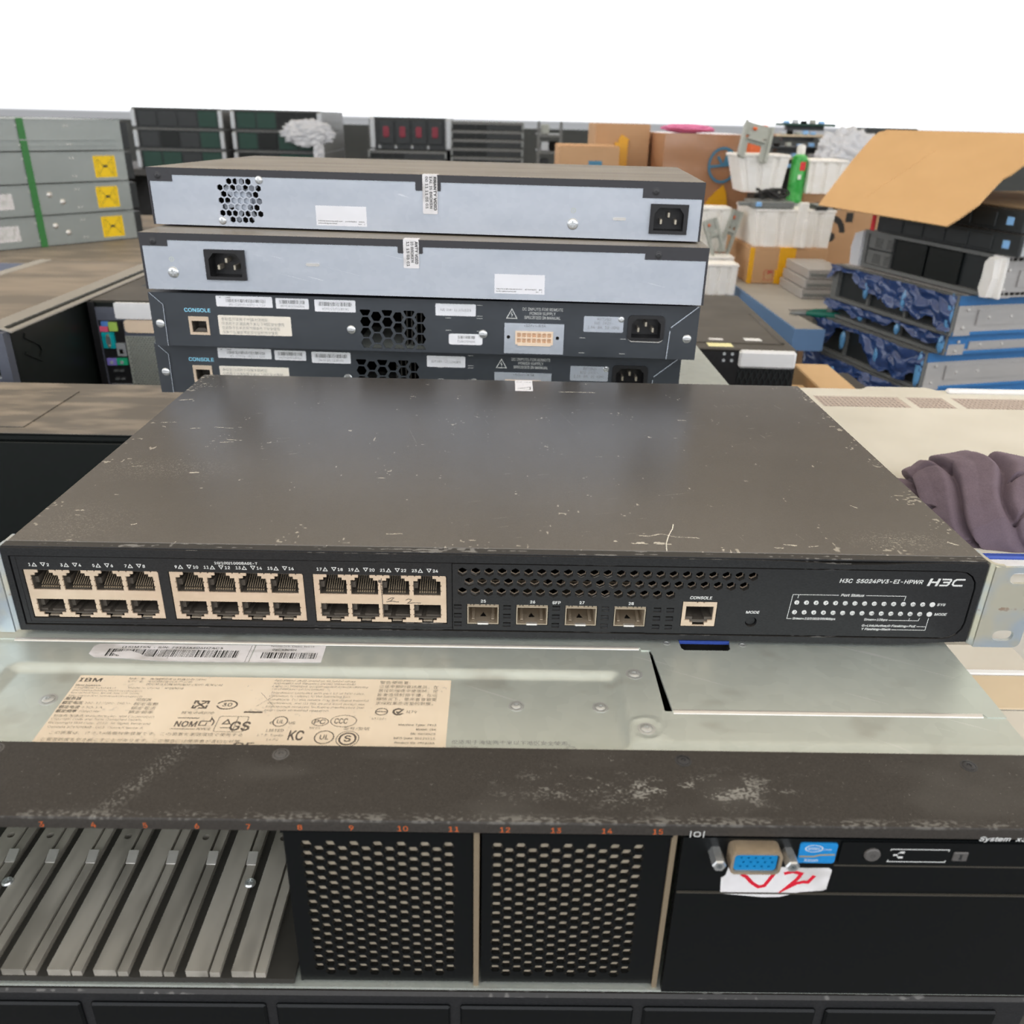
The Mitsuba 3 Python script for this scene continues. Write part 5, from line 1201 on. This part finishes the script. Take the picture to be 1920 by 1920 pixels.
# ================================================================ right: black computer, planks, pale server, cloth
def right_pc():
    t = thing('desktop_computer', 'low black desktop computer with a white front lid, right of the stack of switches', 'computer', M=T().translate([.398, .788, 0]).rotate([0, 0, 1], -2.5))
    x0, x1, y0, y1, z0, z = -165, 0, 0, 392, -469, -100
    add(t, 'body', CB(x0, x1, y0 + 6, y1, z0, z - 3, 2), 'tower_side')
    add(t, 'top_panel', J(CB(x0, x1, y0, y1, z - 4, z, 1.5), CB(x0 + 8, x1 - 14, y0 + 28, y0 + 218, z - .5, z + 1.4, 1), CB(x1 - 16, x1 - 9, y0 + 30, y0 + 230, z - .5, z + 3, 1.4)), 'dusty_dark')
    F = front(0)
    add(t, 'front_panel', F(J(EX(sbox(x0, z0, -78, z - 4), -2, 3), EX(sbox(-78, -226, x1, -125), -2, 1))), 'black_plastic')
    add(t, 'drive_lid', J(CB(-78, -1.5, -9, 2, -125, -101, 3)), 'lid_white')
    lat = unary_union([stroke([(-86 + 8 * i, -126), (-46 + 8 * i, -226)], 1.6) for i in range(-8, 12)] + [stroke([(-46 + 8 * i, -126), (-86 + 8 * i, -226)], 1.6) for i in range(-6, 14)]).intersection(sbox(-77, -225, -2, -127))
    add(t, 'front_lattice', F(EX(lat, .8, 3)), 'server_dark')
    for u, v in ((-98, -107), (-87, -107), (-98, -116), (-87, -116)): add(t, 'front_jack', Frame((u, -3, v), (1, 0, 0), (0, 0, 1))(LATHE([(2.2, 0), (2.2, .8), (1.2, .9), (1e-3, .2)], 12)), 'ear_silver')
    k = add(t, 'sticker', CB(-118, -84, 8, 28, z - .2, z + .3, .1), 'note_yellow', label='pale yellow paper sticker')
    add(t, 'sticker', CB(-112, -92, 40, 50, z + 1.3, z + 1.8, .1), 'dirty_paper')
    add(t, 'white_badge', CB(-62, -38, 40, 54, z + 1.3, z + 2.2, .4), 'lid_white')
    add(t, 'rear_strip', CB(x0 + 60, -80, y1 - 24, y1 - 12, z - .5, z + 4, 1), 'lid_white')
right_pc()
for i, (x, y, rz, L, W, lab) in enumerate(((501, 936, 2, 165, 60, 'pale wooden plank, upper of the two right of the black desktop computer'), (456, 930, 1, 88, 42, 'pale wooden plank, lower and darker of the two right of the black desktop computer'))):
    M = T().translate([x * .001, y * .001, -.236]).rotate([0, 0, 1], -rz)
    t = thing('plank', lab, 'plank', M=M)
    add(t, None, CB(0, W, 0, L, 0, (36, 22)[i], 2), 'wood')
t = thing('support_box', 'dark box under the two pale planks', 'box'); add(t, None, CB(470, 640, 900, 1180, -469, -236.4, 3), 'table_dark')

def pale_server():
    t = thing('rack_server', 'pale grey lidded server at the right edge with a purple-grey cloth on it', 'server')
    x0, x1, y0, y1, z = 240, 820, 182, 576, -90
    add(t, 'chassis', J(CB(x0, x1, y0 + 4, y1 - 2, -221.5, z - 1.5, 1)), 'side_silver')
    vents = [sbox(337, 510, 430, 548), sbox(438, 510, 478, 548), sbox(488, 510, 640, 548)]
    lid = Polygon([(x0, y0), (x1, y0), (x1, y1), (700, y1 + 10), (586, y1 + 10), (580, y1), (486, y1), (478, y1 + 10), (412, y1 + 10), (402, y1), (x0, y1)])
    lid = lid.difference(unary_union(vents))
    add(t, 'lid', EX(lid, z - 1.5, z), 'lid_light')
    for a, b in ((337, 430), (438, 478), (488, 640)):
        g = sbox(a, 510, b, 548).difference(unary_union([rrect(a + 2 + 4.6 * i, a + 4.8 + 4.6 * i, 512 + 7 * j, 516.6 + 7 * j, .8) for i in range(int((b - a - 3) / 4.6)) for j in range(5)]))
        add(t, 'vent_grille', EX(g, z - 1.8, z - .4), 'vent_brown')
        add(t, 'vent_backing', B(a, b, 510, 548, z - 2.6, z - 2.0), 'vent_dark')
    add(t, 'white_edge', CB(492, x1, y1 - 14, y1 - 6, z - .5, z + 5, 2), 'lid_white')
    add(t, 'release_bar', CB(x0, x1, y0 - 6, y0, z - 4, z + .6, 1), 'blue_plastic')
    add(t, 'front_edge', CB(x0, x1, y0 - 16, y0 - 6, z - 8, z - 1, 1), 'lid_white')
    add(t, 'front_panel', CB(x0, x1, y0 - 10, y0 + 4, -221, z - 8, 1), 'cream_case')
pale_server()
def cream():
    t = thing('equipment_case', 'cream metal case with a tan top panel, right of the silver server', 'equipment case')
    x0, x1, z = 219, 359, -150
    add(t, 'case', CB(x0, x1, -60, 160, -221.5, z, 1.5), 'cream_case')
    add(t, 'tan_panel', CB(x0 + 1, x1 - 2, 88, 122, z - .5, z + .8, .4), 'tan_case')
    add(t, 'ridge', CB(x0 + 1, x1 - 2, 123, 128, z - .5, z + 1.6, .7), 'lid_white')
    add(t, 'seam', B(x0 + 1, x1 - 2, 86.4, 87.4, z - .2, z + .15), 'trim_grey')
cream()

def cloth():
    t = thing('cloth', 'bunched purple-grey cloth on the front of the pale server', 'cloth')
    # a settled heap with a few deep, curved creases between broad folds
    m = trimesh.creation.icosphere(6, 1.0)
    v = np.array(m.vertices)
    base = v * np.array([80, 80, 38])
    wx, wy, wz = (base + 16 * (np.stack([meshkit.noise(base * .022 + 5.3 * k, 3 + k) for k in range(3)], 1) - .5)).T
    A = (wx * .75 + wz * 1.15 + .006 * wy ** 2 - wy * .25) / 41.0
    Bc = (-wx * .35 + wy * .9 + wz * .5) / 46.0
    tri = lambda q: np.abs((q % 1.0) - .5) * 2
    cr = np.exp(-((1 - tri(A)) / .20) ** 2)
    cr2 = np.exp(-((1 - tri(Bc + .25 * np.sin(A * 3))) / .14) ** 2) * (meshkit.noise(base * .03 + 9, 8) > .46)
    lobe = .5 - .5 * np.cos(2 * np.pi * A)
    r = -10.5 * cr - 6 * cr2 - 2.5 * (1 - tri(A)) + 3.0 * (meshkit.fbm(base * .045, 3, 12) - .5)
    q = base + np.array(m.vertex_normals) * r[:, None] + np.array([381, 246, -85])
    q[:, 2] = np.maximum(q[:, 2], -89.8)
    q[:, 1] = np.where(q[:, 1] < 190, 190 - (190 - q[:, 1]) * .35, q[:, 1])
    mat('towel', proc(lambda p, n, uv: mix((.115, .085, .105), (.20, .155, .185), noise(p.x * 2400, p.y * 900, p.z * 2400) * .5 + fbm(p.x * 90, p.y * 90, p.z * 90) * .5)), rough=.9, spec=.1, sheen=.6)
    add(t, None, (q, np.array(m.faces)), 'towel', smooth=True)
cloth()

# ================================================================ right: servers in blue film under a cardboard lid
YW = -75.2
def wrapped_server(label, zt, H, kind, out=0, group=None, slide=0):
    # local: x along the front, -y outward, z down from the top
    M = T().translate([.9746, 1.6851, zt * .001]).rotate([0, 0, 1], YW).translate([slide * .001, -out * .001, 0])
    t = thing('film_server' if kind == 'film' else 'stored_server', label, 'server', group, M=M)
    F = front()
    w = 222.5
    side = 'side_silver'
    add(t, 'chassis', CB(-w, w, 16, 700, -H + .5, -.5, 1), side)
    if kind == 'grey':
        add(t, 'front_frame', F(EX(sbox(-w, -H, w, 0).difference(sbox(-w + 18, -H + 9, w - 18, -8)), -10, 2)), 'server_edge')
        add(t, 'front', F(EX(sbox(-w, -H, w, 0), -12, -9)), 'server_dark')
        for i in range(2):
            k = add(t, 'vent_panel', F(EX(sbox(-200, -H + 10 + 38 * i, -112, -H + 44 + 38 * i).difference(unary_union([sbox(-176 + 44 * a + 5 * b, -H + 14 + 38 * i + 6 * c, -173 + 44 * a + 5 * b, -H + 18 + 38 * i + 6 * c) for a in range(2) for b in range(6) for c in range(4)])), -8, 0)), 'server_edge')
        for i in range(2): add(t, 'drive_block', F(CB(-100 + 112 * i, 4 + 112 * i, -H + 8, -9, -8, -1, 2)), 'tower_side')
        add(t, 'handle', F(J(CB(w - 14, w + 26, -H + 2, 0, -3, 5, 2), EX(Polygon([(w - 4, -4), (w + 12, -6), (w + 16, -H * .5), (w + 10, -H + 4), (w - 6, -H + 3), (w - 16, -H + 20), (w - 13, -H * .5), (w - 14, -16)]), 3, 22))), 'styrofoam')
        add(t, 'handle', F(EX(Polygon([(-w + 4, -2), (-w - 26, -12), (-w - 34, -H * .5), (-w - 28, -H), (-w + 6, -H)]), -2, 10)), 'plastic_film')
    elif kind == 'black':
        add(t, 'front', F(J(CB(-w, w, -H, 0, 0, 8, 2), *[CB(-190 + 70 * i, -128 + 70 * i, -H + 6, -6, 7, 11, 1.5) for i in range(5)])), 'server_dark')
        add(t, 'side_cover', CB(w - 4, w + 2, 0, 700, -H + 2, -2, 1), 'ear_silver')
        add(t, 'lamp', F(CB(w - 44, w - 26, -H * .5 - 8, -H * .5 + 8, 7.5, 9.5, .8)), 'led_blue')
    else:
        add(t, 'front_frame', F(EX(sbox(-w, -H, w, 0).difference(sbox(-w + 22, -H + 8, w - 22, -10)), -10, 3)), 'server_edge')
        add(t, 'front', F(EX(sbox(-w, -H, w, 0), -14, -9)), 'server_dark')
        for i in range(2): add(t, 'bay_post', F(CB(-78 + 140 * i, -70 + 140 * i, -H + 8, -8, -9, 0, 1)), 'server_edge')
        # crumpled film over the upper part of the front
        nx, nz = 60, 14
        X, Z = np.meshgrid(np.linspace(-w - 6, w + 4, nx), np.linspace(-.5, -H * .62, nz), indexing='ij')
        s = int(abs(zt))
        nz1 = meshkit.fbm(np.c_[X.ravel() * .013, np.zeros(X.size), np.zeros(X.size)] + s, 3, s).reshape(X.shape)
        hang = -.5 - H * (.12 + .75 * np.clip((nz1 - .3) * 2.2, 0, 1)) * ((-.5 - Z) / (H * .62 - .5))
        nz2 = meshkit.noise(np.c_[X.ravel() * .035 + hang.ravel() * .03, hang.ravel() * .06 - X.ravel() * .012, np.full(X.size, s)], s).reshape(X.shape)
        Y = -5 - 16 * np.abs(2 * nz2 - 1) - 5 * meshkit.noise(np.c_[X.ravel() * .11, hang.ravel() * .13, np.full(X.size, s)], s + 1).reshape(X.shape)
        idx = np.arange(nx * nz).reshape(nx, nz)
        q = np.stack([idx[:-1, :-1], idx[1:, :-1], idx[1:, 1:], idx[:-1, 1:]], -1).reshape(-1, 4)
        add(t, 'film', (np.c_[X.ravel(), Y.ravel(), hang.ravel()], np.vstack([q[:, [0, 1, 2]], q[:, [0, 2, 3]]])), 'film_blue', smooth=True)
        for cx_, ry in ((-74, H * .22), (66, H * .24), (w - 7, H * .40)):
            add(t, 'film_tuft', F(MV(crumple((0, 0, 0), (7, ry, 5), s + int(cx_), .4, 2), cx_, -H * .46, 8)), 'film_blue_light', smooth=True)
        for a_, b_ in ((-22 if H > 60 else -34, -.5), (-H + .5, -H + 8)):
            sv_, sf_ = CB(w - 1, w + 1.5, 4, 700, a_, b_, .6)
            add(t, 'side_film', (sv_, sf_), 'film_blue_side')
    # side rail and rivets on the flank that faces the camera
    FS = rightf(w)
    if kind != 'black':
        add(t, 'side_rail', FS(J(EX(sbox(60, -H * .74, 690, -H * .36), 0, 4), EX(sbox(6, -H, 50, -22 if kind == 'film' else -2), 0, 2.4))), 'side_silver')
        for u, v in ((30, -H * .35), (26, -H * .8), (90, -H * .55), (150, -H * .55)): add(t, 'rivet', Frame((w + 3.4, u, v), (0, 1, 0), (0, 0, 1))(LATHE([(4, 0), (3, 2.4), (1e-3, 2.8)], 10)), 'bright_steel')
        if kind == 'grey': add(t, 'side_perforation', FS(EX(unary_union([sbox(20 + 14 * i, v, 28 + 14 * i, v + 6) for i in range(40) for v in (-12, -H + 6)]), 4, 4.3)), 'cavity', kind='stuff')
# a dark base for the pile
M = T().translate([.9746, 1.6851, 0]).rotate([0, 0, 1], YW)
t = thing('pallet', 'dark stand under the film-wrapped servers at the right', 'pallet', M=M)
add(t, 'deck', CB(-340, 240, -60, 720, -496, -468.5, 2), 'table_dark')
for x in (-300, 0, 200): add(t, 'bearer', CB(x - 35, x + 35, -50, 700, -930, -496, 2), 'table_dark')
wrapped_server('film-wrapped server, lowest in the pile at the right', -378.5, 88, 'film', 46, slide=-105)
wrapped_server('film-wrapped server, second from below in the pile at the right', -288.5, 88, 'film', 40, slide=-95)
wrapped_server('slim film-wrapped server in the middle of the pile at the right', -240.5, 46, 'film', 22, slide=-66)
wrapped_server('blue film-wrapped server right under the grey server with a white handle', -150.5, 88, 'film', 34, slide=-48)
wrapped_server('grey server with a torn white handle, on the blue film-wrapped pile', -59, 89, 'grey', 0)
wrapped_server('black slim server with a blue lamp, lower of the two under the cardboard lid', -14, 43, 'black', 2, slide=52)
wrapped_server('black slim server with a blue lamp, upper one right under the cardboard lid', 31, 43, 'black', 0, slide=46)

def lid_():
    t = thing('cardboard_sheet', 'large tan cardboard lid folded over the pile of servers at the right', 'cardboard lid')
    e1 = np.array([.2496, -.9683, 0]); d2 = np.array([.126, .05, .18]); n = np.cross(e1, d2); n /= np.linalg.norm(n); e2 = np.cross(n, e1)
    if e2[2] < 0: e2 = -e2
    n = np.cross(e1, e2)
    if n[2] < 0: pass
    L1 = np.array([804, 1950, -8.0])
    HL, WL, WR = 222, 30, 560
    CR = [(150, 40), (154, 38), (262, 176), (257, 178)]
    flap = Polygon([(0, 0), (465, 0), (480, 20), (500, 55), (503, 90), (507, 118), (518, 128), (531, 153), (552, 180), (560, 222), (51, 222), (15, 217), (4, 204), (-4, 135)])
    def sheet(pg, U, V, o, th=4):
        v, f = EX(pg, -th / 2, th / 2)
        N = np.cross(U, V)
        return o + v[:, :1] * U + v[:, 1:2] * V + v[:, 2:3] * N, f
    add(t, 'front_flap', sheet(flap, e1, e2, L1), 'cardboard')
    # over the crease it runs back across the pile, and its inner face shows at the right
    o = L1 + e2 * HL
    b = np.array([.95, .245, -.19]); b -= e1 * (b @ e1); b /= np.linalg.norm(b)
    add(t, 'top_panel', sheet(Polygon([(WL, 0), (WR, 0), (WR, 360), (WL, 360)]), e1, b, o), 'cardboard')
    add(t, 'crease', sheet(Polygon(CR), e1, e2, L1, 5), 'cardboard')
    add(t, 'inner_sheet', CB(-200, 268, 10, 560, 31.6, 35, .5), 'cardboard_dark', M=T().translate([.9746, 1.6851, 0]).rotate([0, 0, 1], YW))
lid_()
t = thing('label_card', 'narrow red card at the left end of the black servers under the lid', 'card', M=T().translate([.9746, 1.6851, 0]).rotate([0, 0, 1], YW))
add(t, None, CB(-190, -176, -14, -10, -57, 20, 1), 'can_red')
# small grey cases and pliers on the blue-edged table
for i in range(3):
    t = thing('slim_case', f'{("lowest", "middle", "topmost")[i]} of three slim pale grey cases on the blue-edged table', 'equipment case')
    add(t, 'case', CB(884 + 6 * i, 1010, 2200, 2420, -291.4 + 29 * i, -264 + 29 * i, 2), 'side_silver')
    add(t, 'front_strip', CB(890 + 6 * i, 1004, 2197, 2201, -284 + 29 * i, -276 + 29 * i, .6), 'server_grey')
t = thing('pliers', 'green-handled pliers lying on the blue-edged table', 'pliers')
for s in (-1, 1):
    add(t, 'handle', TUBE([(822, 1960 + 4 * s, -286), (850, 1958 + 20 * s, -285), (900, 1950 + 24 * s, -284), (950, 1945 + 16 * s, -284)], [5, 8, 9, 7], 8), 'pliers_green', smooth=True)
add(t, 'jaw', TUBE([(822, 1960, -286), (800, 1962, -286), (778, 1964, -287)], [7, 6, 2.5], 8), 'server_grey', smooth=True)

for key_, v_ in labels.items():
    if '__' in key_ or 'group' in v_: continue
    for base_, g_ in (('stored_server', 'dark servers stored in piles'), ('slim_server', 'slim dark servers piled at the back'), ('silver_server', 'silver servers strapped together at far left'),
                      ('film_server', 'servers wrapped in blue film'), ('foam_tray', 'white packing foam trays'), ('circuit_board', 'heap of circuit boards'), ('cardboard_box', 'closed cardboard boxes'),
                      ('slim_case', 'three pale grey cases'), ('plank', 'two pale planks'), ('plastic_bracket', 'grey plastic brackets'), ('desktop_tower', 'black desktop towers')):
        if key_.split('_0')[0] == base_: v_['group'] = g_
for key_ in ('network_switch_001', 'network_switch_002', 'network_switch_003', 'network_switch_004'): labels[key_]['group'] = 'switches stacked with their backs to the front'
